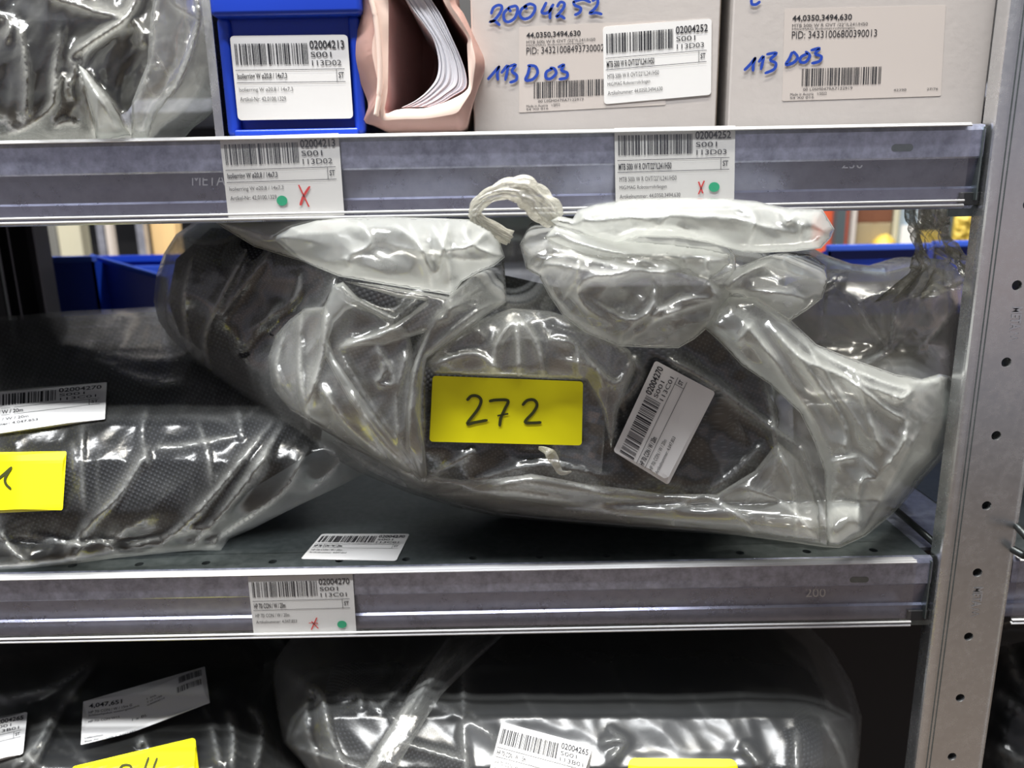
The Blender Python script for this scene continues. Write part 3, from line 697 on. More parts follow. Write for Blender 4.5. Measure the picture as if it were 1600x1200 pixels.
flap('film_overlay', [(664, 566), (700, 530), (745, 500), (800, 482), (860, 486), (925, 508), (985, 548), (996, 572), (966, 640), (955, 700), (940, 640), (915, 594), (676, 585)], 0, .010, 20,  # pale overlay added above the note; its milkiness stands in for lamp sheen
  [([(807, 492), (812, 590)], .007, 8, 10), ([(807, 495), (776, 540), (770, 588)], .006, 6, 10), ([(812, 495), (842, 545), (850, 592)], .006, 6, 10), ([(677, 569), (744, 552), (786, 588)], .006, 5, 12), ([(858, 530), (900, 540), (903, 592)], .005, 4, 6), ([(905, 545), (960, 600), (990, 560)], .006, 5, 9), ([(740, 510), (760, 530)], .004, 6, 8), ([(870, 560), (930, 575), (945, 610)], .005, 5, 8)], [(73, 40, 1.5, 1.8, .005)], M['loose'], bagA, 3.8, rim=lambda P: sfA.base(P)-.0040, flat=[(STICK, 6), (LAB, 6)])
flap('sagging_film_edge', [(600, 716), (660, 742), (740, 752), (830, 740), (920, 756), (1040, 772), (1120, 772), (1180, 735), (1215, 690), (1250, 720), (1280, 790), (1282, 848), (1200, 840), (1100, 830), (980, 822), (860, 812), (770, 803), (690, 783), (640, 766)], 0, .010, 18,
  [([(665, 755), (719, 725), (780, 745)], .006, 6, 12), ([(680, 775), (800, 770), (930, 790), (1080, 796)], .006, 6, 16), ([(765, 760), (850, 745), (960, 775)], .006, 7, 14), ([(1103, 772), (1040, 800)], .005, 5, 10), ([(1103, 772), (1160, 810), (1180, 838)], .006, 5, 10), ([(1160, 760), (1230, 790), (1275, 840)], .006, 6, 10), ([(1215, 700), (1240, 760), (1245, 838)], .006, 5, 9)], [(75, 46, .2, 2.6, .005)], M['loose'], bagA, 4, rim=lambda P: sfA.base(P)-.0045, zmin=Z3)
# crumpled band under it running to the note
flap('folded_band', [(530, 438), (600, 446), (700, 463), (735, 432), (788, 408), (790, 440), (792, 472), (760, 492), (715, 525), (668, 560), (661, 600), (660, 650), (668, 742), (662, 754), (650, 742), (634, 700), (632, 640), (640, 580), (662, 520), (600, 540), (560, 540), (528, 547), (540, 528), (590, 520), (640, 490), (665, 470), (620, 464)],
  .006, .010, 12, [([(665, 465), (600, 520), (530, 544)], .004, 5, 5), ([(744, 464), (690, 495), (650, 570), (640, 680)], .005, 6, 6), ([(745, 465), (742, 478), (700, 480)], .004, 5, 5), ([(788, 470), (740, 490), (668, 556)], .005, 7, 4), ([(700, 470), (702, 495), (680, 500)], .005, 5, 5), ([(705, 480), (760, 440)], .004, 5, 8)], [(9, 30, 2.2, 2.2, .004)], M['semi'], bagA, 3.4, rim=lambda P: sfA.base(P)-.007)
flap('folded_fin', [(519, 446), (536, 440), (560, 465), (620, 497), (612, 505), (560, 478), (540, 486), (522, 505), (514, 530), (524, 560), (560, 612), (612, 682), (660, 745), (668, 756), (655, 752), (600, 700), (545, 625), (508, 560), (503, 520), (508, 480)],
  .006, .009, 9, [([(514, 500), (520, 555), (570, 625), (660, 750)], .004, 4, 4)], [(6, 26, 1.1, 2.5, .003)], M['milky'], bagA, 3.2, rim=lambda P: sfA.base(P)-.006)
# folded mouth, right half: underlying lump, side lobe, top roll
flap('folded_lump', [(830, 345), (812, 382), (822, 420), (842, 432), (858, 462), (880, 494), (915, 520), (968, 541), (1010, 543), (1060, 544), (1085, 530), (1120, 500), (1140, 470), (1150, 440), (1150, 400), (1110, 350), (1000, 335), (900, 333)],
  .006, .028, 60, [([(860, 360), (905, 410), (880, 470)], .006, 6, 12), ([(950, 345), (985, 400), (1060, 420)], .006, 6, 14), ([(1010, 500), (1060, 470), (1120, 465)], .006, 5, 10), ([(842, 432), (859, 412), (940, 426), (1010, 424), (1100, 440)], .006, 5, 14), ([(1020, 424), (1024, 460), (1015, 485), (975, 520), (969, 541)], .010, 6, 14), ([(1010, 430), (930, 432), (905, 448), (912, 475), (960, 510)], .009, 8, 10), ([(1138, 465), (1040, 492), (1000, 520), (970, 540)], .008, 6, 12), ([(1130, 480), (1080, 530), (1065, 543)], .007, 5, 10), ([(842, 432), (900, 500), (966, 541)], .005, 14, 5), ([(1105, 440), (1120, 462)], .006, 4, 6), ([(920, 465), (980, 500), (1020, 485)], .006, 5, 10), ([(850, 375), (900, 400), (1010, 424), (1080, 418)], .008, 8, 14), ([(960, 390), (1060, 395), (1140, 400)], .006, 10, 10)],
  [(4, 60, .3, 1.8, .012), (17, 38, 2.2, 1.6, .009), (14, 22, .8, 1.8, .003)], M['semi'], bagA, 3.2)
flap('folded_lobe', [(1105, 438), (1150, 418), (1205, 398), (1230, 394), (1270, 398), (1290, 415), (1294, 436), (1285, 466), (1262, 484), (1232, 503), (1200, 488), (1160, 462), (1134, 462), (1115, 450)],
  .004, .022, 45, [([(1215, 402), (1160, 430), (1125, 460)], .008, 6, 14), ([(1220, 400), (1235, 425), (1290, 440)], .006, 6, 12), ([(1130, 455), (1200, 455), (1280, 470)], .006, 8, 16), ([(1140, 440), (1170, 425)], .005, 5, 6)], [(15, 45, .5, 1.8, .012), (20, 24, .4, 2, .004)], M['semi'], bagA, 3.2)
flap('folded_shelf_layer', [(862, 350), (1150, 395), (1140, 350), (1135, 412), (1105, 438), (1070, 432), (1012, 424), (950, 410), (880, 385), (850, 372)], .05, .02, 40,
  [([(880, 372), (960, 395), (1060, 400), (1140, 392)], .006, 8, 10), ([(1068, 400), (1068, 420)], .004, 4, 5)], [(21, 50, .2, 2.0, .006)], M['milky'], bagA, 3.2, rim=lambda P: np.full(len(P), -.020)) if False else None
flap('folded_under_layer', [(866, 352), (900, 362), (960, 374), (1040, 380), (1100, 388), (1140, 396), (1141, 412), (1108, 438), (1060, 426), (1012, 426), (950, 412), (892, 392), (850, 372)],
  0, .016, 26, [([(880, 375), (960, 395), (1060, 400), (1138, 402)], .005, 8, 10), ([(1068, 398), (1068, 422)], .004, 4, 5), ([(1110, 396), (1106, 420), (1125, 428)], .005, 5, 6)], [(21, 50, .2, 2.0, .006)], M['milky'], bagA, 3.2, rim=lambda P: np.full(len(P), -.034))
flap('mouth_roll', [(859, 345), (872, 337), (895, 342), (903, 328), (930, 319), (985, 311), (1060, 309), (1130, 310), (1180, 314), (1215, 322), (1240, 326), (1285, 327), (1294, 342), (1304, 358), (1298, 372), (1283, 388), (1240, 393), (1190, 395), (1160, 394), (1110, 380), (1062, 372), (1000, 370), (960, 384), (930, 376), (905, 362), (868, 352)],
  0, .026, 34, [([(940, 322), (1010, 345), (1100, 362)], .005, 6, 12), ([(1150, 316), (1180, 340), (1170, 385)], .006, 5, 10), ([(985, 372), (1030, 352), (1060, 314)], .005, 6, 10), ([(905, 348), (950, 343), (1040, 336), (1140, 340), (1190, 352), (1245, 364)], .007, 7, 16), ([(1230, 352), (1225, 335), (1213, 325)], .006, 4, 7), ([(1232, 350), (1245, 330), (1280, 328)], .006, 4, 7), ([(905, 345), (925, 330)], .004, 5, 6), ([(1300, 365), (1250, 385), (1180, 392)], .005, 8, 4), ([(960, 382), (1000, 350)], .004, 8, 8), ([(1100, 376), (1060, 350)], .004, 8, 8), ([(1255, 345), (1250, 380)], .005, 5, 6)],
  [(2, 60, .1, 2.0, .011), (13, 28, .6, 2, .004)], M['milky'], bagA, 3.6, rim=lambda P: np.full(len(P), -.026), back=.012)
flap('inner_film_layer', [(1180, 470), (1240, 440), (1300, 420), (1385, 425), (1440, 412), (1490, 425), (1498, 470), (1490, 560), (1484, 660), (1450, 735), (1390, 795), (1320, 840), (1230, 838), (1140, 820), (1190, 740), (1215, 660), (1200, 580), (1150, 520)], .0, .045, 60,
  [([(1330, 470), (1380, 540), (1400, 580)], .007, 6, 12), ([(1440, 440), (1400, 520), (1330, 560)], .007, 6, 12), ([(1250, 720), (1290, 780), (1300, 840)], .006, 6, 10)], [(61, 50, .8, 2, .010), (62, 24, .9, 2, .003)], M['inner'], bagA, 6, rim=lambda P: rimA(P)-.002)
flap('inner_film_layer', [(1230, 480), (1300, 440), (1385, 440), (1440, 430), (1480, 450), (1484, 560), (1470, 650), (1420, 730), (1340, 800), (1240, 810), (1240, 700), (1240, 600)], .0, .010, 60, [], [(63, 60, .3, 2, .010)], M['inner'], bagA, 8, rim=lambda P: rimA(P)+.01, back=.02)
# big pleat falling to the lower right
PLC = [([(1134, 466), (1180, 467), (1236, 506), (1278, 544), (1320, 571), (1390, 600), (1428, 607)], .009, 5, 14), ([(1110, 516), (1190, 590), (1250, 642), (1285, 719)], .006, 12, 5),
  ([(1197, 499), (1250, 558), (1320, 590), (1390, 642), (1418, 656)], .008, 6, 12), ([(1418, 656), (1411, 695), (1372, 744)], .008, 6, 10), ([(1292, 723), (1344, 712)], .006, 4, 8),
  ([(1488, 576), (1484, 681), (1435, 744), (1390, 796)], .007, 8, 8), ([(1442, 660), (1390, 758), (1340, 840)], .009, 6, 14), ([(1246, 555), (1316, 653), (1320, 709)], .007, 6, 12), ([(1337, 576), (1376, 712)], .006, 6, 12),
  ([(1474, 551), (1474, 590), (1425, 597)], .007, 5, 10), ([(1292, 730), (1290, 800), (1303, 855)], .007, 5, 10), ([(1428, 607), (1410, 623), (1396, 618)], .007, 4, 6), ([(1330, 572), (1350, 600), (1405, 620)], .006, 4, 7),
  ([(1344, 712), (1372, 744), (1345, 755), (1340, 845)], .007, 5, 9), ([(1250, 520), (1300, 600), (1360, 690)], .005, 6, 12), ([(1160, 500), (1230, 590), (1270, 660)], .006, 6, 12), ([(1148, 540), (1178, 502)], .004, 6, 10)]
flap('long_pleat', [(1100, 512), (1112, 482), (1134, 462), (1182, 464), (1236, 500), (1276, 538), (1330, 560), (1400, 585), (1440, 592), (1468, 584), (1485, 588), (1492, 604), (1492, 640), (1486, 684), (1462, 722), (1436, 750), (1398, 800), (1350, 838), (1312, 855), (1292, 852), (1290, 800), (1288, 735), (1272, 690), (1250, 645), (1205, 602), (1160, 572), (1125, 535)],
  .005, .026, 45, PLC, [(31, 55, .75, 2.6, .010), (12, 24, .9, 2.6, .003)], M['milkpleat'] if 'milkpleat' in M else M['semi'], bagA, 3.4, zmin=Z3)
# trailing inner corner and twisted neck rising behind the strip
neck = catmull([W(1452, 300, .07), W(1448, 345, .055), W(1458, 385, .05), W(1466, 412, .05), W(1474, 450, .048)], 8)
V, Fc, uv = tube(neck, np.interp(np.linspace(0, 1, len(neck)), [0, .45, .75, 1], [.012, .009, .014, .034]), 44)
V = np.array(V); a = np.arange(len(V)) % 44; k = np.arange(len(V))//44
c = np.repeat(neck, 44, 0); V = c+(V-c)*(1+.30*np.sin(a*2*math.pi/44*9+k*.12)+.12*np.sin(a*2*math.pi/44*17+k*.3))[:, None]
mesh('twisted_neck', V, Fc, M['twistd'] if 'twistd' in M else M['filmthin'], bagA, True)
# small twisted tie looping in front of the strip
loop = catmull([W(796, 372, -.012), W(760, 352, -.018), W(741, 334, -.022), W(757, 310, -.026), (W(790, 296, -.028)), W(820, 300, -.028), W(846, 322, -.024), W(870, 342, -.020)], 10)
rr = np.interp(np.linspace(0, 1, len(loop)), [0, .15, .3, .5, .72, .9, 1], [.004, .0034, .0030, .0038, .0072, .0075, .005])
V, Fc, uv = tube(loop, rr, 40); V = np.array(V); a = np.arange(len(V)) % 40; k = np.arange(len(V))//40; c = np.repeat(loop, 40, 0)
V = c+(V-c)*(1+.28*np.sin(a*2*math.pi/40*7+k*.22)+.13*np.sin(a*2*math.pi/40*13-k*.35))[:, None]
mesh('twisted_tie', V, Fc, M['twist'], bagA, True)
# pieces of clear tape
def tapepiece(corners, off=.0012): return sheet('clear_tape', onto(corners, lambda P: sfA.full(P)-off), M['tape'], bagA, .02, .03, 30, 24, .0002)
tapepiece([(852, 505), (958, 520), (940, 740), (862, 712)], .0022)
V, Fc, uv = tube(catmull([W(842, 700, -.022), W(856, 706, -.026), W(866, 718, -.024), W(876, 738, -.022), W(893, 737, -.020)], 6), np.interp(np.linspace(0, 1, 25), [0, .4, .75, 1], [.0012, .004, .0018, .0006]), 16, squash=.35); mesh('tape_scrap', V, Fc, M['twist'], bagA, True)
# note and label
fn = onto(STICK, lambda P: sfA.base(P)-.0045)
n1 = sheet('yellow_note', fn, M['yellow'], bagA, .022, .05)
k5 = lambda pts: [((a/2.857+520), (b/2.857+380)) for a, b in pts]
pr = Print()
for s in ([(600, 700), (620, 682), (648, 684), (662, 705), (645, 745), (600, 805), (635, 800), (688, 790)], [(700, 705), (730, 700), (782, 703), (768, 740), (750, 780), (745, 815)], [(738, 770), (780, 762)], [(848, 722), (868, 702), (898, 700), (912, 722), (895, 755), (858, 798), (895, 802), (928, 800)]):
    pr.stroke(k5(s), 4.6)
pr.build('handwritten_272', lambda uv, off=0.: Wp(np.asarray(uv), sfA.base(np.asarray(uv))-.0045-off), M['penink'], n1, .0006)
warehouse_label(onto([LAB[3], LAB[0], LAB[1], LAB[2]], lambda P: sfA.base(P)-.0045), bagA, '02004270', 'S001', '113C01', 'HP 70i CON / W / 20m', 'HP 70i CON / W / 20m', 'Artikelnummer: 4,047,853', None, 15, True, ru=.03)

# black hose coiled inside
hose = empty('hose_coil', 'black woven hose coiled inside the big clear bag marked 272', 'hose')
rows = [[(390, 410), (470, 425), (560, 455), (680, 500), (800, 525), (930, 540), (1020, 560)],
        [(365, 465), (420, 495), (510, 540), (640, 590), (800, 605), (960, 615), (1060, 630), (1110, 640)],
        [(400, 530), (450, 562), (530, 612), (635, 660), (760, 680), (920, 690), (1050, 695), (1120, 690)],
        [(560, 650), (610, 680), (665, 702), (770, 733), (920, 742), (1030, 740)]]
for r_ in rows:
    P = np.array(r_, float); Y = sfA.base(P)+.036; A = Wp(P, Y); Bk = A[::-1].copy(); Bk[:, 1] += .085; A[:, 2] = np.maximum(A[:, 2], Z3+.024); Bk[:, 2] = np.clip(Bk[:, 2], Z3+.024, Z2-.024)
    A[:, 2] = np.minimum(A[:, 2], Z2-.024)
    path = catmull(np.concatenate([A, Bk]), 8, True); V, Fc, uv = tube(path, (.0195 if r_ is not rows[3] else .017), 28, True); mesh('hose_loop', V, Fc, M['weave'], hose, True, uv)
sfI = Surf([(262, 470), (275, 405), (330, 356), (520, 372), (700, 410), (900, 455), (1080, 500), (1165, 545), (1215, 640), (1212, 715), (1180, 752), (1100, 780), (950, 798), (800, 790), (690, 765), (560, 705), (430, 628), (330, 560), (280, 520)], lambda P: rimA(P)+.0, .052, 110, CRA[:6], [(44, 60, .6, 1.6, .006)])
film_body('inner_black_wrap', sfI, M['weave'], hose, 7, .05, uvs=True, zmin=Z3+.002, zmax=Z2-.003)

# ================================================================== LEFT BAG on the lower shelf
OB = [(-60, 500), (40, 492), (110, 486), (200, 482), (262, 478), (330, 500), (420, 560), (520, 640), (600, 700), (590, 730), (530, 760), (470, 788), (430, 808), (395, 826), (358, 842), (345, 860), (300, 860), (240, 866), (180, 872), (120, 880), (30, 889), (-60, 892)]
def rimB(P):
    r = np.interp(P[:, 1], [480, 540, 600, 660, 720, 800, 890], [.36, .24, .16, .10, .075, .060, .055])
    return np.minimum(r, hitz(P, Z3)-.004)
CRB = [([(240, 800), (170, 850), (200, 830)], .004, 6, 10), ([(425, 660), (370, 730), (300, 810), (235, 862)], .009, 5, 12), ([(440, 665), (395, 740), (340, 810), (290, 862)], .010, 6, 12), ([(480, 700), (440, 770), (350, 835), (322, 862)], .008, 6, 12), ([(395, 742), (420, 705)], .006, 5, 9),
  ([(232, 700), (190, 770), (150, 810), (100, 870)], .008, 5, 12), ([(230, 640), (222, 680), (235, 735)], .004, 5, 8), ([(130, 660), (128, 720), (132, 800)], .004, 4, 7), ([(115, 690), (118, 740)], .004, 4, 7), ([(310, 660), (325, 710), (330, 760)], .004, 5, 8), ([(240, 700), (290, 695), (370, 680)], .006, 8, 16), ([(372, 640), (380, 690)], .005, 5, 8),
  ([(0, 830), (20, 860), (50, 884)], .008, 6, 10), ([(40, 835), (120, 850), (160, 846), (190, 870)], .007, 5, 10), ([(200, 855), (250, 840), (330, 820)], .006, 6, 10), ([(110, 878), (130, 850)], .005, 5, 8), ([(140, 560), (240, 600), (300, 590)], .004, 12, 16), ([(60, 520), (200, 560), (330, 560)], .004, 14, 20), ([(495, 690), (530, 720), (480, 770)], .006, 8, 12)]
NB = [(-30, 707), (104, 705), (98, 797), (-30, 803)]
LB = [(-60, 614), (167, 597), (164, 655), (-60, 690)]
sfB = Surf(OB, rimB, .066, 95, CRB, [(16, 70, 2.2, 2.4, .005), (18, 28, 2.2, 2.4, .002)], 0, [(NB, 14), (LB, 12)])
bagB = empty('plastic_bag', 'clear bag of black hose with cut-off yellow note at the lower shelf left end', 'plastic bag')
film_body('bag_film', sfB, M['filmdark'], bagB, 5, .06, zmin=Z3)
nB = sheet('yellow_note', onto(NB, lambda P: sfB.base(P)-.004), M['yellow'], bagB, .02, .04)
k7 = lambda pts: [(a/4.617, 560+b/4.617) for a, b in pts]
Print().stroke(k7([(-60, 905), (10, 850), (82, 785)]), 4.2).stroke(k7([(82, 785), (38, 860), (42, 905), (76, 940)]), 4.2).build('handwritten_1', lambda uv, off=0.: Wp(np.asarray(uv), sfB.base(np.asarray(uv))-.004-off), M['penink'], nB, .0006)
warehouse_label(onto(LB, lambda P: sfB.base(P)-.004), bagB, '02004270', 'S001', '113C01', '      HP 70i CON / W / 20m', '      HP 70i CON / W / 20m', '      Artikelnummer: 4,047,853', None, 15, True, ru=.01)
hb = empty('hose_coil', 'black woven hose inside the clear bag at the left of the lower shelf', 'hose')
for r_ in ([(-120, 745), (20, 745), (140, 752), (260, 748), (320, 725), (350, 715)], [(-120, 800), (20, 802), (140, 797), (210, 785), (250, 770)]):
    P = np.array(r_, float); A = Wp(P, sfB.base(P)+.062); A[:, 2] = np.maximum(A[:, 2], Z3+.032); Bk = A[::-1].copy(); Bk[:, 1] += .13
    V, Fc, uv = tube(catmull(np.concatenate([A, Bk]), 8, True), .0275, 30, True); mesh('hose_loop', V, Fc, M['weave'], hb, True, uv)
sfBi = Surf([(-60, 506), (110, 494), (260, 486), (330, 508), (420, 568), (500, 645), (500, 700), (400, 760), (300, 830), (200, 850), (-60, 870)], lambda P: rimB(P)+.004, .050, 95, CRB[14:], [(19, 80, .2, 2, .004)])
film_body('inner_black_wrap', sfBi, M['weave'], hb, 7, .05, uvs=True, zmin=Z3+.004)

# ================================================================== LOWER COMPARTMENT
ZB = .909
def rimC(P):
    r = np.interp(P[:, 1], [950, 1040, 1120, 1200, 1300, 1400], [.22, .145, .090, .060, .055, .05])
    return np.minimum(r, hitz(P, ZB)-.004)
OC = [(425, 1060), (428, 1035), (445, 1010), (470, 985), (560, 960), (900, 945), (1180, 950), (1260, 975), (1300, 1015), (1330, 1065), (1347, 1120), (1344, 1170), (1336, 1240), (1300, 1330), (1200, 1400), (900, 1410), (640, 1400), (540, 1300), (505, 1235), (470, 1190), (442, 1160), (432, 1110)]
CRC = [([(765, 985), (690, 1050), (640, 1120), (600, 1180), (560, 1240)], .012, 9, 7), ([(720, 985), (640, 1060), (590, 1110)], .006, 8, 12), ([(483, 1090), (488, 1076), (505, 1095), (520, 1160), (560, 1240)], .010, 5, 10), ([(480, 1090), (480, 1140), (500, 1200)], .007, 6, 8), ([(442, 1160), (500, 1180), (560, 1200), (610, 1230)], .009, 6, 10),
  ([(724, 1123), (722, 1000)], .005, 5, 8), ([(724, 1123), (729, 1200), (735, 1300)], .007, 5, 8), ([(724, 1123), (670, 1090), (640, 1080)], .004, 9, 16), ([(610, 1156), (680, 1175), (730, 1190)], .006, 6, 10), ([(725, 1124), (770, 1150), (790, 1180)], .006, 8, 12),
  ([(524, 1092), (560, 1085), (565, 1115)], .006, 8, 8), ([(575, 1092), (600, 1113)], .004, 3, 4), ([(608, 1117), (626, 1133)], .004, 3, 4), ([(620, 1095), (635, 1105), (610, 1125)], .004, 4, 4), ([(935, 1160), (975, 1158), (950, 1190)], .006, 6, 8), ([(950, 1135), (975, 1160)], .004, 5, 7),
  ([(1290, 1020), (1330, 1100), (1330, 1180)], .006, 8, 12), ([(1245, 1140), (1246, 1200), (1250, 1260)], .007, 5, 12), ([(1285, 1120), (1315, 1180), (1325, 1220)], .006, 5, 10), ([(1160, 1160), (1190, 1200)], .006, 6, 9), ([(1220, 1010), (1270, 1050), (1300, 1110)], .004, 8, 14)]
NC = [(982, 1184), (1150, 1186), (1168, 1270), (978, 1275)]
LC = [(784, 1128), (926, 1166), (912, 1262), (760, 1222)]
sfC = Surf(OC, rimC, .082, 110, CRC, [(23, 90, .8, 2.2, .004), (24, 30, .9, 2.2, .0012)], 0, [(NC, 12), (LC, 12)])
bagC = empty('plastic_bag', 'clear plastic bag of black hose in the bottom compartment right of centre', 'plastic bag')
film_body('bag_film', sfC, M['filmC'], bagC, 5, .07, zmin=ZB, zmax=Z4-.002)
flap('twisted_mouth', [(700, 995), (790, 990), (735, 1040), (690, 1085), (655, 1140), (620, 1200), (590, 1260), (545, 1250), (560, 1215), (590, 1165), (612, 1130), (640, 1080)], 0, .012, 18, [([(740, 995), (650, 1090), (600, 1170), (570, 1240)], .004, 5, 5), ([(700, 1020), (640, 1100)], .003, 4, 4)], [(25, 30, 2.2, 3, .003)], M['filmthin'], bagC, 4, rim=lambda P: sfC.base(P)-.008)
sheet('yellow_note', onto(NC, lambda P: sfC.base(P)-.006), M['yellow'], bagC, .06, .12)
warehouse_label(onto(LC, lambda P: sfC.base(P)-.006), bagC, '02004265', 'S001', '113B01', 'HP 70i CON / W / 15m', 'HP 70i CON / W / 15m', 'Artikelnummer: 4,047,852', None, 33, True)
hc = empty('hose_coil', 'black hose bundle inside the bag in the bottom compartment right of centre', 'hose')
sfCi = Surf([(640, 1090), (700, 1040), (735, 980), (1000, 960), (1180, 965), (1260, 1010), (1290, 1080), (1290, 1200), (1250, 1300), (1100, 1380), (800, 1380), (680, 1300), (640, 1180)], lambda P: rimC(P)+.004, .066, 110, (), [(27, 90, .2, 2, .004)])
film_body('inner_black_wrap', sfCi, M['black'], hc, 9, .06, zmin=ZB+.004, zmax=Z4-.004)
for r_ in ([(560, 1130), (700, 1190), (900, 1230), (1100, 1230), (1230, 1180)], [(560, 1200), (700, 1270), (900, 1310), (1100, 1300), (1230, 1250)]):
    P = np.array(r_, float); A = Wp(P, sfC.base(P)+.044); A[:, 2] = np.maximum(A[:, 2], ZB+.03); Bk = A[::-1].copy(); Bk[:, 1] += .12
    V, Fc, uv = tube(catmull(np.concatenate([A, Bk]), 8, True), .027, 28, True); mesh('hose_loop', V, Fc, M['weave'], hc, True, uv)

# left of it: bag with tilted delivery label
OD = [(-80, 1010), (100, 985), (300, 975), (400, 985), (440, 1030), (430, 1100), (460, 1180), (500, 1240), (500, 1330), (430, 1400), (-80, 1410)]
CRD = [([(150, 1030), (90, 1070), (0, 1095)], .006, 8, 14), ([(85, 1110), (60, 1160), (20, 1200)], .007, 6, 12), ([(150, 1035), (100, 1100), (60, 1180), (30, 1210)], .005, 6, 12), ([(215, 1170), (222, 1155), (235, 1175)], .006, 4, 5), ([(355, 1110), (365, 1150), (362, 1200)], .007, 5, 9), ([(390, 1105), (410, 1140), (400, 1200)], .008, 6, 9), ([(330, 1130), (345, 1200)], .005, 6, 9), ([(0, 1185), (40, 1178), (60, 1200)], .008, 5, 8)]
ND = [(112, 1198), (305, 1152), (318, 1262), (128, 1300)]
LD1 = [(130, 1100), (320, 1046), (328, 1103), (126, 1168)]
LD2 = [(-118, 1140), (43, 1112), (36, 1178), (-118, 1225)]
def rimD(P):
    r = np.interp(P[:, 1], [950, 1040, 1120, 1200, 1300, 1400], [.25, .175, .135, .090, .060, .055]); return np.minimum(r, hitz(P, ZB)-.004)
sfD = Surf(OD, rimD, .085, 110, CRD, [(33, 90, .8, 2.2, .003), (34, 30, .9, 2.2, .0008)], 0, [(ND, 12), (LD1, 12), (LD2, 12)])
bagD = empty('plastic_bag', 'dark plastic-wrapped bag with tilted delivery label in the bottom left compartment', 'plastic bag')
film_body('bag_film', sfD, M['filmdark'], bagD, 5.5, .07, zmin=ZB, zmax=Z4-.002)
g = bil(LD1)
def fD1(uv, off=0.):
    uv = np.asarray(uv, float); P = g(uv); P[:, 1] += 5*np.sin((uv[:, 0]-.15)*6.0); return Wp(P, sfD.base(P)-.007-off)
p = sheet('delivery_label', fD1, M['paper'], bagD, .008, .02)
t = Print(); t.text('4,047,651', .05, .08, .32, .20, True); t.text('HP 70i CON / W / 15m G', .05, .25, .40, .31); t.text('Schlauchpaket wassergekuehlt', .05, .33, .46, .39); t.text('HP 70I CON W15', .05, .47, .30, .52)
t.text('Lieferschein', .03, .84, .17, .88); t.text('Best.-Nr. 1, Colli 2, 4,047,651', .03, .92, .42, .96); t.text('1 Stk', .52, .24, .60, .28); t.text('2 of 1100', .52, .32, .64, .36); t.text('G30004214', .52, .40, .66, .44)
t.text('1 x BL', .40, .62, .52, .68); t.bars(.78, .06, .97, .22, 71, 30, 2); t.bars(.76, .30, .96, .45, 72, 24, 2); t.build('printed_text', fD1, M['ink'], p)
warehouse_label(onto(LD2, lambda P: sfD.base(P)-.006), bagD, '02004265', 'S001', '113B01', 'HP 70i CON / W / 15m', 'HP 70i CON / W / 15m', 'Artikelnummer: 4,047,852', None, 33, True)
nD = sheet('yellow_note', onto(ND, lambda P: sfD.base(P)-.008), M['yellow'], bagD, .03, .05)
k8 = lambda pts: [(a/4.706, 1020+b/4.706) for a, b in pts]
Print().stroke(k8([(880, 850), (905, 826), (950, 826), (965, 850), (930, 900), (880, 950), (970, 935)]), 3.8).stroke(k8([(1092, 770), (1065, 850), (1055, 900), (1110, 895)]), 3.8).stroke(k8([(1155, 775), (1128, 850), (1105, 960)]), 3.8).build('handwritten_number', lambda uv, off=0.: Wp(np.asarray(uv), sfD.base(np.asarray(uv))-.008-off), M['penink'], nD, .0007)
hd = empty('hose_coil', 'black wrapped hose inside the dark bag in the bottom left compartment', 'hose')
film_body('inner_black_wrap', Surf([(-80, 1025), (150, 1005), (300, 995), (380, 1005), (410, 1050), (400, 1120), (430, 1200), (450, 1290), (400, 1370), (-80, 1380)], lambda P: rimD(P)+.004, .072, 110, CRD[:3], [(37, 90, .2, 2, .004)]), M['black'], hd, 9, .06, zmin=ZB+.004, zmax=Z4-.004)

# neighbouring bay, right of the upright: a dark bag below
OE = [(1530, 1010), (1570, 1000), (1640, 985), (1760, 985), (1900, 1020), (1900, 1380), (1600, 1400), (1540, 1300), (1500, 1150)]
bagE = empty('plastic_bag', 'dark bag on the next bay shelf, right of the upright near the frame edge', 'plastic bag')
sfE = Surf(OE, lambda P: np.minimum(np.interp(P[:, 1], [950, 1100, 1300], [.2, .13, .08]), hitz(P, ZB)-.004), .06, 110, [([(1575, 990), (1590, 1060), (1640, 1100)], .008, 6, 10), ([(1560, 1080), (1600, 1110), (1700, 1150)], .008, 8, 14), ([(1550, 1160), (1600, 1190)], .006, 8, 12)], [(51, 60, .4, 2, .008)])
film_body('bag_film', sfE, M['filmdark'], bagE, 8, .07, zmin=ZB, zmax=Z4-.002)
he = empty('hose_coil', 'black hose inside the bag of the next bay', 'hose')
film_body('inner_black_wrap', Surf([(1550, 1030), (1660, 1005), (1760, 1005), (1880, 1030), (1880, 1360), (1610, 1380), (1560, 1290), (1530, 1150)], lambda P: np.minimum(np.interp(P[:, 1], [950, 1100, 1300], [.2, .13, .08]), hitz(P, ZB)-.004)+.004, .05, 110, (), [(52, 80, .2, 2, .004)]), M['black'], he, 11, .05, zmin=ZB+.004, zmax=Z4-.004)

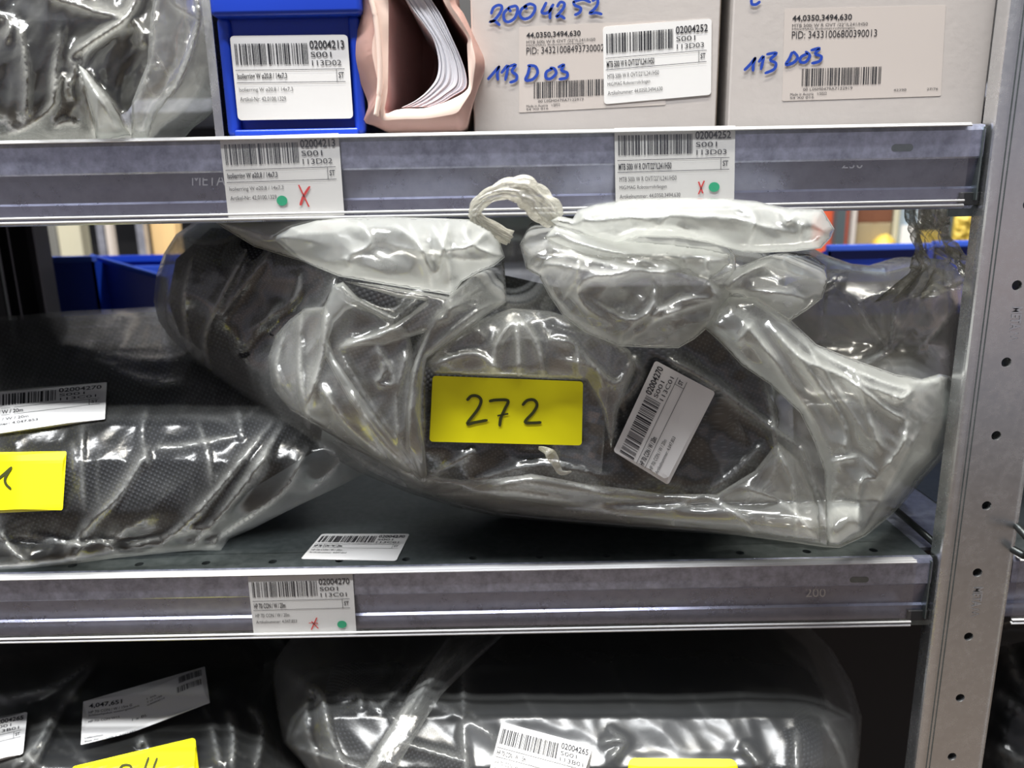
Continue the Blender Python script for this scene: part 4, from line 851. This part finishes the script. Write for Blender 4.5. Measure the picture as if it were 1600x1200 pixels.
# ================================================================== UPPER SHELF
# left bag
def rimF(P): return np.full(len(P), .060)
OF = [(-80, -150), (120, -160), (300, -120), (336, -40), (337, 40), (332, 105), (318, 140), (300, 163), (280, 182), (255, 200), (236, 222), (150, 226), (-80, 232)]
CRF = [([(225, -30), (200, 25), (150, 60), (107, 92)], .011, 6, 12), ([(200, 28), (150, 18), (110, 5), (60, -10)], .008, 8, 12), ([(107, 92), (118, 110), (105, 140), (115, 155)], .008, 4, 6), ([(200, 30), (140, 75), (125, 108)], .007, 5, 10), ([(125, 108), (180, 170), (205, 212)], .010, 5, 10), ([(125, 108), (140, 170), (148, 215)], .010, 5, 9),
  ([(304, -30), (312, 28), (296, 85), (276, 135), (240, 175), (232, 215)], .012, 14, 5), ([(312, 30), (270, 5), (250, -40)], .008, 6, 14), ([(276, 135), (235, 70), (250, 20)], .006, 8, 14), ([(276, 137), (240, 150), (225, 120)], .006, 7, 12), ([(95, 50), (85, 130), (82, 165), (40, 200), (0, 213)], .010, 8, 10), ([(82, 165), (95, 120), (105, 128), (112, 152)], .007, 4, 6), ([(85, 200), (100, 190), (125, 195)], .007, 5, 6), ([(205, 30), (222, 50), (222, 75)], .007, 6, 8), ([(30, 30), (42, 120), (40, 190)], .006, 8, 10), ([(-10, 20), (15, 35), (10, 70)], .005, 6, 8), ([(225, 105), (250, 102)], .006, 4, 6), ([(195, 170), (200, 200)], .004, 4, 5)]
sfF = Surf(OF, rimF, .066, 80, CRF, [(41, 60, 1.8, 2.0, .009), (42, 24, 1.8, 2.2, .003)])
bagF = empty('plastic_bag', 'crumpled clear plastic bag on the upper shelf left of the blue bin', 'plastic bag')
film_body('bag_film', sfF, M['semi2'] if 'semi2' in M else M['film'], bagF, 4.4, .09, zmin=Z1)
flap('folded_corner', [(122, 100), (135, 110), (170, 155), (205, 212), (150, 224), (146, 190), (132, 140)], 0, .010, 16, [([(126, 106), (160, 160), (185, 212)], .005, 5, 6)], [(46, 26, 1.4, 2, .004)], M['milky'], bagF, 3.5, rim=lambda P: sfF.base(P)-.008, zmin=Z1)
flap('outer_fold', [(300, -40), (314, 26), (298, 86), (278, 136), (246, 176), (232, 218), (205, 222), (206, 160), (230, 100), (236, 20), (250, -40)], 0, .012, 26, [([(312, 28), (276, 136)], .005, 6, 6), ([(276, 136), (232, 210)], .005, 6, 6)], [(47, 40, 1.9, 2, .006)], M['filmthin'], bagF, 4, rim=lambda P: sfF.base(P)-.010, zmin=Z1)
hf = empty('hose_coil', 'black hose seen through the clear bag on the upper shelf at left', 'hose')
for xx in (-20, 58):
    path = [W(xx, -260, .075), W(xx, -60, .070), W(xx+2, 60, .062), W(xx+2, 150, .066)]
    A = np.array(path); A = np.concatenate([A, [A[-1]+np.array([0, .03, -.012])], [A[-1]+np.array([0, .08, .01])], (A[::-1]+np.array([0, .11, 0]))[1:]]); A[:, 2] = np.maximum(A[:, 2], Z1+.022)
    V, Fc, uv = tube(catmull(A, 8, True), .020, 26, True); mesh('hose_loop', V, Fc, M['weave'], hf, True, uv)
film_body('inner_black_wrap', Surf([(-70, -140), (200, -140), (235, 20), (225, 120), (190, 175), (150, 200), (90, 175), (40, 196), (-70, 205)], lambda P: np.full(len(P), .085), .050, 70, (), [(49, 60, .2, 2, .008)]), M['black'], hf, 9, .03, zmin=Z1+.003)
# blue bin with label
bin_ = empty('storage_bin', 'blue plastic storage bin with white barcode label 02004213 on the upper shelf', 'storage bin')
def bx(px, Y): return W(px, 120, Y)[0]
def bz(py, Y): return W(450, py, Y)[2]
x0, x1 = bx(352, .012), bx(566, .012); zt = bz(-8, .012)
b = MB(); t_ = .0022; yb = .30
b.add([(x0+.004, .016, Z1+.0005), (x1-.004, .016, Z1+.0005), (x1-.004, yb, Z1+.0005), (x0+.004, yb, Z1+.0005), (x0, .010, 1.605), (x1, .010, 1.605), (x1, yb+.004, 1.605), (x0, yb+.004, 1.605)], [(0, 3, 2, 1), (1, 2, 6, 5), (2, 3, 7, 6), (3, 0, 4, 7)])
b.add([(x0+.004, .016, Z1+.0005), (x1-.004, .016, Z1+.0005), (x1, .010, 1.605), (x0, .010, 1.605)], [(0, 1, 2, 3)])
body = b.build('bin_body', M['blue'], bin_); sm = body.modifiers.new('s', 'SOLIDIFY'); sm.thickness = .0022; sm.offset = 0
b = MB(); xl, xr = bx(341, .004), bx(572, .004)
b.box((xl, .001, bz(24, .002)), (xr, .016, bz(-30, .002))); b.build('stacking_rim', M['blue'], bin_, bevel=.003, seg=3)
for (pa, pb) in ((346, 366), (548, 566)):
    b = MB(); b.box((bx(pa, .008), .0070, Z1+.001), (bx(pb, .008), .016, bz(22, .006))); b.build('corner_rib', M['blue'], bin_, bevel=.0035, seg=3)
b = MB(); b.box((bx(358, .008), .006, Z1+.0008), (bx(556, .008), .016, bz(201, .006))); b.build('foot_rim', M['blue'], bin_, bevel=.0015)
warehouse_label(onto([(359, 56), (543, 54), (552, 185), (372, 188)], .0060), bin_, '02004213', 'S001', '113D02', 'Isolierring W \u00f820,8 / 14x7,3', 'Isolierring W \u00f820,8 / 14x7,3', 'Artikel-Nr: 42,0100,1329', None, 4, True, ru=.035)
# shelf divider left of the bin
b = MB(); xd = bx(343, .02); b.box((xd-.0030, .012, Z1+.0005), (xd-.0012, .42, 1.66)); b.box((xd-.0030, .0105, Z1+.0005), (xd+.0025, .0120, 1.66)); tag(b.build('shelf_divider', M['post'], None, bevel=.0003), 'thin grey steel divider plate between the clear bag and the blue bin', 'divider')

# pink mailer with a booklet inside
kE = lambda pts: [(540+a/5.583, b/5.583) for a, b in pts]
outer = kE([(120, -260), (130, 0), (140, 120), (110, 240), (65, 390), (60, 520), (95, 640), (160, 800), (195, 900), (190, 980), (155, 1060), (230, 1085), (300, 1120), (380, 1150), (600, 1150), (900, 1140), (1040, 1120), (1080, 1000), (1110, 890), (1160, 740), (1210, 600), (1205, 500), (1160, 400), (1100, 270), (1030, 120), (950, 0), (880, -260)])
inner = kE([(350, -260), (372, 0), (374, 200), (372, 500), (366, 800), (340, 985), (430, 962), (520, 948), (680, 945), (830, 905), (960, 850), (1040, 800), (1075, 740), (1068, 560), (1060, 400), (1062, 330), (960, 180), (870, 40), (800, -120), (760, -260)])
mail = empty('padded_mailer', 'open pink padded mailer standing on the upper shelf beside the blue bin', 'mailer')
O = catmull(outer, 5, True); I_ = catmull(inner, 5, True)
def resamp(L, n):
    L = np.vstack([L, L[:1]]); s = np.r_[0, np.cumsum(np.linalg.norm(np.diff(L, axis=0), axis=1))]; t = np.linspace(0, s[-1], n, endpoint=False); return np.stack([np.interp(t, s, L[:, 0]), np.interp(t, s, L[:, 1])], 1)
n = 160; ctr = np.array([655., 60.])
def polar(L):
    out = []
    for k in range(n):
        a = 2*math.pi*k/n; d = np.array([math.cos(a), math.sin(a)*1.35]); best = 0
        for i in range(len(L)):
            p, q = L[i]-ctr, L[(i+1) % len(L)]-ctr; e = q-p; den = d[0]*e[1]-d[1]*e[0]
            if abs(den) < 1e-9: continue
            t = (p[0]*e[1]-p[1]*e[0])/den; u = (p[0]*d[1]-p[1]*d[0])/den
            if t > 0 and -1e-6 <= u <= 1+1e-6: best = max(best, t)
        out.append(ctr+d*best)
    return np.array(out)
PO, PI_ = polar(O), polar(I_); PM = PO*.45+PI_*.55
rings = []
def wr(P, Y, shift=0):
    A = Wp(P, Y); A[:, 2] = np.maximum(A[:, 2], Z1+.0006); return A
yo = .004
A0 = wr(PO, yo+.004); Am = wr(PM, yo-.001); Ai = wr(PI_, yo+.003)
def back(A, Y, k): 
    c = A.mean(0); B = A.copy(); B[:, 1] = Y; B[:, 0] = c[0]+(B[:, 0]-c[0])*k; return B
stack = [back(A0, .17, .80), back(A0, .06, .97), A0, Am, Ai, back(Ai, .05, .97), back(Ai, .15, .78)]
V = np.concatenate(stack); Fc = []
for r_ in range(len(stack)-1):
    for i in range(n):
        j = (i+1) % n; Fc.append((r_*n+i, r_*n+j, (r_+1)*n+j, (r_+1)*n+i))
mesh('mailer_shell', V[:n*4], [f for f in Fc if max(f) < n*4], M['pink'], mail, True)
mesh('mailer_lip', V[n*2:n*5], [tuple(i-n*2 for i in f) for f in Fc if min(f) >= n*2 and max(f) < n*5], M['peach'], mail, True)
mesh('mailer_lining', V[n*4:], [tuple(i-n*4 for i in f) for f in Fc if min(f) >= n*4]+[tuple(range(n*2, n*3))], M['pinkin'], mail, True)
fold = kE([(215, -30), (260, 150), (290, 400), (300, 650), (290, 850), (265, 1010)])
V, Fc, uv = tube(catmull([W(a, b_, .001) for a, b_ in fold], 6), .0016, 12); mesh('folded_seal_strip', V, Fc, M['peach'], mail, True)
# booklet: pile of bent sheets
L_ = catmull(kE([(440, -160), (510, -20), (600, 120), (700, 250), (780, 380), (820, 560), (800, 700), (720, 810), (620, 890), (500, 950)]), 6)
Rr = catmull(kE([(680, -160), (740, -10), (850, 170), (940, 360), (1010, 520), (1055, 660), (1055, 780), (950, 850), (860, 905), (760, 945)]), 6)
book = []
V = []; Fc = []; NS = 22; m_ = len(L_)
for s in range(NS):
    for e in (0, 1):
        t = (s+(.93 if e else .0))/NS; C = L_*(1-t)+Rr*t
        r0 = random.Random(s).uniform(-.001, .001)
        for Y in (.012+r0, .14): 
            A = Wp(C, .02); A[:, 1] = Y; A[:, 2] = np.maximum(A[:, 2], Z1+.006); V += [tuple(a) for a in A]
    o_ = s*4*m_
    for i in range(m_-1): Fc += [(o_+i, o_+i+1, o_+2*m_+i+1, o_+2*m_+i), (o_+i, o_+m_+i, o_+m_+i+1, o_+i+1), (o_+2*m_+i, o_+2*m_+i+1, o_+3*m_+i+1, o_+3*m_+i)]
bk = mesh('booklet', V, Fc, M['white'], None, True); tag(bk, 'thick curved booklet of white sheets standing inside the pink mailer', 'booklet')
bk.data.polygons.foreach_set('use_smooth', [False]*len(bk.data.polygons))

# cartons
def carton(px0, px1, Y, label, lab_corners, pid, hw, wh=None, wl=None, tilt=0, pyr=110, qr=None):
    e = empty('carton', label, 'carton', 'pale cartons on the upper shelf')
    xa, xb = W(px0, pyr, Y)[0], W(px1, pyr, Y)[0]
    b = MB(); b.box((xa, Y, Z1+.0006), (xb, Y+.30, Z1+.20)); body = b.build('carton_body', M['carton'], e, bevel=.0012)
    b = MB()
    for k in range(2): b.box((xb-.0002+.0006*k, Y+.0030+.003*k, Z1+.001), (xb+.0010+.0006*k, Y+.29, Z1+.198))
    b.build('carton_flap_edge', M['cartonedge'], e)
    fn = onto(lab_corners, Y-.0002); p = sheet('shipping_label', fn, M['sticker'], e, .01, .015, 6, 4, .00015)
    t = Print(); t.text('44,0350,3494,630', .05, .07, .42, .145, True); t.text(pid, .05, .245, .58, .325); t.build('printed_text', fn, M['ink'], p, .0002)
    t = Print(); t.text('MTB 500i W R OVT /22"/L241/H50', .05, .165, .52, .20); t.text('MIG/MAG Roboterrohrbogen', .05, .21, .44, .24); t.build('small_print', fn, M['inkgrey'], p, .0002); t = Print(); t.text('00 L0SM0479A7122919', .13, .865, .44, .895); t.text('Made in Austria   1/2022', .05, .915, .28, .945); t.text('S4 X0 016', .05, .955, .2, .98)
    t.build('small_print', fn, M['inkgrey'], p, .0002); t = Print(); t.text('42398', .70, .905, .78, .93); t.build('small_print', fn, M['inkgrey'], p, .0002); t = Print(); t.text('27/76', .91, .905, .98, .93); t.build('small_print', fn, M['inkgrey'], p, .0002)
    Print().bars(.12 if not wl else .10, .655, .58 if wl else .62, .845, 55, 46, 2).build('barcode', fn, M['ink'], p, .0002)
    for hs in hw:
        pr = Print()
        for s in hs: pr.stroke(s, 4.6)
        pr.build('blue_handwriting', flatpx(Y), M['blueink'], e, .0008)
    if wl: warehouse_label(onto(wl, Y-.0006), e, '02004252', 'S001', '113D03', 'MTB 500i W R OVT/22"/L241/H50', 'MTB 500i W R OVT/22"/L241/H50', 'MIG/MAG Roboterrohrbogen', 'Artikelnummer: 44,0350,3494,630', 9, True)
    return e
h1 = lambda pts: [(740+a/7.27, b_/7.27) for a, b_ in pts]
h2 = lambda pts: [(740+a/4, b_/4) for a, b_ in pts]
hwA = [[h1(s) for s in ([(200, 155), (225, 90), (275, 60), (318, 70), (310, 130), (240, 225), (185, 250), (240, 240), (295, 285)], [(420, 130), (400, 90), (440, 75), (480, 70), (500, 110), (470, 200), (400, 248), (350, 225), (345, 150), (400, 90)],
       [(605, 95), (580, 75), (640, 45), (695, 70), (690, 130), (640, 195), (570, 215), (525, 170), (545, 105), (600, 65)], [(825, 30), (795, 90), (775, 140), (830, 150), (890, 95)], [(905, 50), (870, 120), (868, 210)], [(950, 75), (985, 25), (1030, 40), (1015, 100), (940, 190), (985, 180), (1035, 210)],
       [(1135, 20), (1150, 60), (1215, 90), (1205, 140), (1150, 170)], [(1135, 20), (1240, -5), (1325, 25)], [(1350, 10), (1400, -15), (1410, 40), (1370, 105), (1320, 150), (1390, 145), (1455, 160)])]]
hwA += [[h2(s) for s in ([(90, 495), (125, 455), (160, 415)], [(160, 415), (148, 460), (152, 498)], [(175, 455), (215, 410), (198, 500)], [(225, 415), (262, 405), (240, 445), (268, 470), (265, 500), (228, 515)], [(350, 415), (340, 460), (325, 500), (370, 495), (400, 455), (385, 415), (340, 410)],
       [(490, 430), (455, 450), (452, 485), (480, 492), (515, 460), (505, 430), (480, 425)], [(530, 420), (565, 405), (550, 440), (585, 455), (580, 485), (535, 495)])]]
carton(738, 1122, .018, 'pale carton marked 2004252 in blue pen, beside the pink mailer', [(811, 42), (1040, 32), (1040, 164), (811, 176)], 'PID: 34321008493730002', hwA, wl=[(942, 42), (1112, 29), (1111, 148), (944, 163)])
h3 = lambda pts: [(1140+a/4.706, b_/4.706) for a, b_ in pts]
hwB = [[h3(s) for s in ([(110, 515), (150, 475), (190, 425)], [(190, 425), (175, 470), (172, 520)], [(215, 455), (250, 415), (230, 510)], [(275, 400), (345, 390), (300, 440), (340, 465), (325, 510), (262, 538)], [(460, 385), (440, 430), (415, 475), (470, 460), (500, 420), (470, 380)],
       [(570, 395), (525, 420), (520, 455), (560, 455), (590, 410), (560, 380)], [(600, 370), (662, 355), (630, 395), (675, 415), (660, 450), (605, 465)])], [h3([(160, 0), (165, 30), (195, 32), (222, 12)])]]
carton(1141, 1545, .016, 'pale carton marked 113 D03 in blue pen, next to the right upright', [(1226, 14), (1478, 8), (1470, 150), (1222, 158)], 'PID: 34331006800390013', hwB)

# ================================================================== BEHIND
def hopper_bin(px0, px1, pyt, Y, h, dep, label, slope=True):
    """stacking bin seen from its back: rim, walls, lower open front towards the far aisle"""
    xa, xb = W(px0, pyt, Y)[0], W(px1, pyt, Y)[0]; zt = W((px0+px1)/2, pyt, Y)[2]; zb = zt-h
    e = empty('storage_bin', label, 'storage bin', 'blue bins on the rack behind'); b = MB()
    for s in ((xa, xa+.003), (xb-.003, xb)):
        b.add([(s[0], Y, zb), (s[1], Y, zb), (s[1], Y+dep, zb), (s[0], Y+dep, zb), (s[0], Y, zt), (s[1], Y, zt), (s[1], Y+dep, zt-h*.45), (s[0], Y+dep, zt-h*.45)], [(0, 3, 2, 1), (4, 5, 6, 7), (0, 1, 5, 4), (1, 2, 6, 5), (2, 3, 7, 6), (3, 0, 4, 7)])
    b.box((xa, Y, zb), (xb, Y+.003, zt)); b.box((xa, Y, zb), (xb, Y+dep, zb+.003)); b.box((xa, Y+dep-.003, zb), (xb, Y+dep, zb+h*.5))
    b.build('bin_body', M['blue'], e)
    b = MB(); b.box((xa-.003, Y-.008, zt-.004), (xb+.003, Y+.006, zt+.004)); b.build('stacking_rim', M['bluelit'], e, bevel=.001)
    return e
def turned_bin(): pass
hopper_bin(62, 145, 405, .56, .17, .25, 'blue bin behind the rack at left, next to the dark rear post')
# bin with a sloping side, seen past it
e = empty('storage_bin', 'blue bin with a sloping side wall behind the left of the big bag', 'storage bin', 'blue bins on the rack behind')
YB = .62
pts = [(143, 402), (262, 436), (262, 520), (130, 520)]
A = Wp(pts, YB-.03); B2 = A.copy(); B2[:, 1] += .003
mesh('side_wall', list(A)+list(B2), [(3, 2, 1, 0), (4, 5, 6, 7), (0, 1, 5, 4), (1, 2, 6, 5), (2, 3, 7, 6), (3, 0, 4, 7)], M['blue'], e)
V, Fc, uv = tube([A[0]+np.array([0, -.002, .001]), A[1]+np.array([0, -.002, .001])], .0042, 10); mesh('sloping_rim', V, Fc, M['bluelit'] if 'bluelit' in M else M['blue'], e)
b = MB(); a1, a2 = W(150, 400, YB+.14), W(300, 404, YB+.14); b.box((a1[0], a1[1], a1[2]-.150), (a2[0], a1[1]+.003, a1[2]-.002)); b.box((a1[0], a1[1]-.004, a1[2]-.010), (a2[0], a1[1]+.006, a1[2])); b.build('back_wall', M['blue'], e); b = MB()
a1, a2 = W(200, 416, YB+.05), W(300, 418, YB+.05); b.box((a1[0], a1[1]-.004, a1[2]-.012), (a2[0], a1[1]+.006, a1[2])); b.build('inner_ledge', M['bluelit'], e)
hopper_bin(1296, 1450, 386, .56, .17, .25, 'blue bin behind the right end of the big bag')
hopper_bin(1462, 1590, 380, .58, .17, .25, 'blue bin behind the twisted bag neck, beside the right upright')
# deck the bins stand on, and the far rack with its goods
b = MB(); b.box((-.95, .53, 1.198), (.95, .95, 1.200)); b.box((-.95, .53, 1.15), (.95, .532, 1.200)); rk2 = empty('back_rack', 'rack standing back to back with the front one, seen through the gap', 'shelving rack'); b.build('shelf_deck', M['deck'], rk2)
for xx in (-.95, .92):
    for yy in (.53, .92): b = MB(); b.box((xx, yy, 0), (xx+.03, yy+.03, 2.3)); b.build('upright', M['darksteel'], rk2)
YF = 2.1
far = empty('far_rack', 'grey shelving rack across the next aisle, blurred behind the gap', 'shelving rack')
b = MB(); b.box((-2.4, YF-.02, 1.16), (1.9, YF+.5, 1.20)); b.build('shelf_deck', M['galv'], far)
b = MB(); b.box((-2.4, YF-.02, 1.74), (1.9, YF+.5, 1.78)); b.build('shelf_deck', M['galv'], far)
b = MB(); b.box((-2.4, YF+.5, .0), (1.9, YF+.52, 2.6)); b.build('dark_backing', M['farpanel'], far)
def farpost(p0, p1, mat, Y=YF-.03):
    b = MB(); xa, xb = W(p0, 370, Y)[0], W(p1, 370, Y)[0]; b.box((xa, Y, 0), (xb, Y+.03, 2.6)); b.build('upright', mat, far)
for a_, b_, k in ((152, 163, 'galv'), (166, 174, 'sticker'), (214, 226, 'galv'), (1305, 1320, 'darkgrey'), (1410, 1432, 'bluegrey'), (1478, 1487, 'darkgrey'), (1330, 1336, 'carton')): farpost(a_, b_, M[k])
def goods(p0, p1, ptop, mat, label, cat, name='box', Y=YF+.02, d=.06, pb=None):
    xa, xb = W(p0, 370, Y)[0], W(p1, 370, Y)[0]; z1 = W((p0+p1)/2, ptop, Y)[2]; z0 = 1.2004 if pb is None else W((p0+p1)/2, pb, Y)[2]
    e = empty(name, label, cat, 'goods on the far rack'); b = MB(); b.box((xa, Y, z0), (xb, Y+d, z1)); b.build('box_body', M[mat], e, bevel=.004)
    b = MB(); b.box((xa+(xb-xa)*.42, Y-.0008, z0), (xa+(xb-xa)*.58, Y, z1)); b.build('closing_tape', M[mat+'_t'] if mat+'_t' in M else M[mat], e); return e
goods(236, 274, 320, 'beige', 'tan carton on the far rack left of the big bag', 'carton', 'carton')
goods(90, 126, 320, 'cream', 'cream coloured carton on the far rack behind the left blue bin', 'carton', 'carton')
goods(66, 88, 330, 'dimgrey', 'grey box on the far rack beside the dark rear post', 'box', 'box')
goods(1278, 1303, 310, 'orange', 'orange red box on the far rack just right of the folded bag mouth', 'box', 'box')
goods(1319, 1329, 310, 'orange', 'narrow orange red box on the far rack between two posts', 'box', 'box')
goods(1337, 1392, 348, 'taupe', 'taupe box under brown stacked goods on the far rack', 'box', 'box')
goods(1337, 1392, 318, 'brown', 'dark brown box on top of the taupe box on the far rack', 'box', 'box', pb=348.5)
goods(1395, 1408, 320, 'cream', 'slim cream box on the far rack left of the blue grey post', 'box', 'box')
goods(1433, 1476, 362, 'mustard', 'mustard yellow box low on the far rack behind the twisted neck', 'box', 'box')
goods(1488, 1512, 318, 'dimgrey', 'grey box on the far rack near the right upright', 'box', 'box', d=.3, Y=YF+.06)
def sack(p0, p1, ptop, label):
    o_ = [(p0, 400), (p0+(p1-p0)*.1, ptop+14), (p0+(p1-p0)*.35, ptop+3), (p0+(p1-p0)*.6, ptop), (p0+(p1-p0)*.9, ptop+12), (p1, 400), (p1-3, 430), (p0+3, 430)]
    o = film_body('yellow_pouch', Surf(o_, YF-.01, .04, 12, (), [(61, 9, .3, 1.5, .02)], 4), M['mustard'], None, 2.2, .05, zmin=1.2004); tag(o, label, 'pouch', 'goods on the far rack')
sack(1362, 1404, 366, 'small yellow pouch on the far rack left of the blue grey post')
sack(1484, 1530, 330, 'tall yellow pouch on the far rack beside the right upright')
b = MB(); a_ = W(1411, 352, YF-.04); c_ = W(1429, 386, YF-.04); b.box((a_[0], YF-.034, c_[2]), (c_[0], YF-.031, a_[2])); tag(b.build('post_label', M['paper'], None), 'white label on the blue grey post of the far rack', 'label')

# ================================================================== the hall
def struct(name, a, b_, mat):
    m_ = MB(); m_.box(a, b_); o = m_.build(name, mat); o['kind'] = 'structure'; return o
struct('floor', (-4, -4, -.05), (4, 5, 0), M['floor'])
struct('wall_back', (-4, 5, 0), (4, 5.1, 4.5), M['wall'])
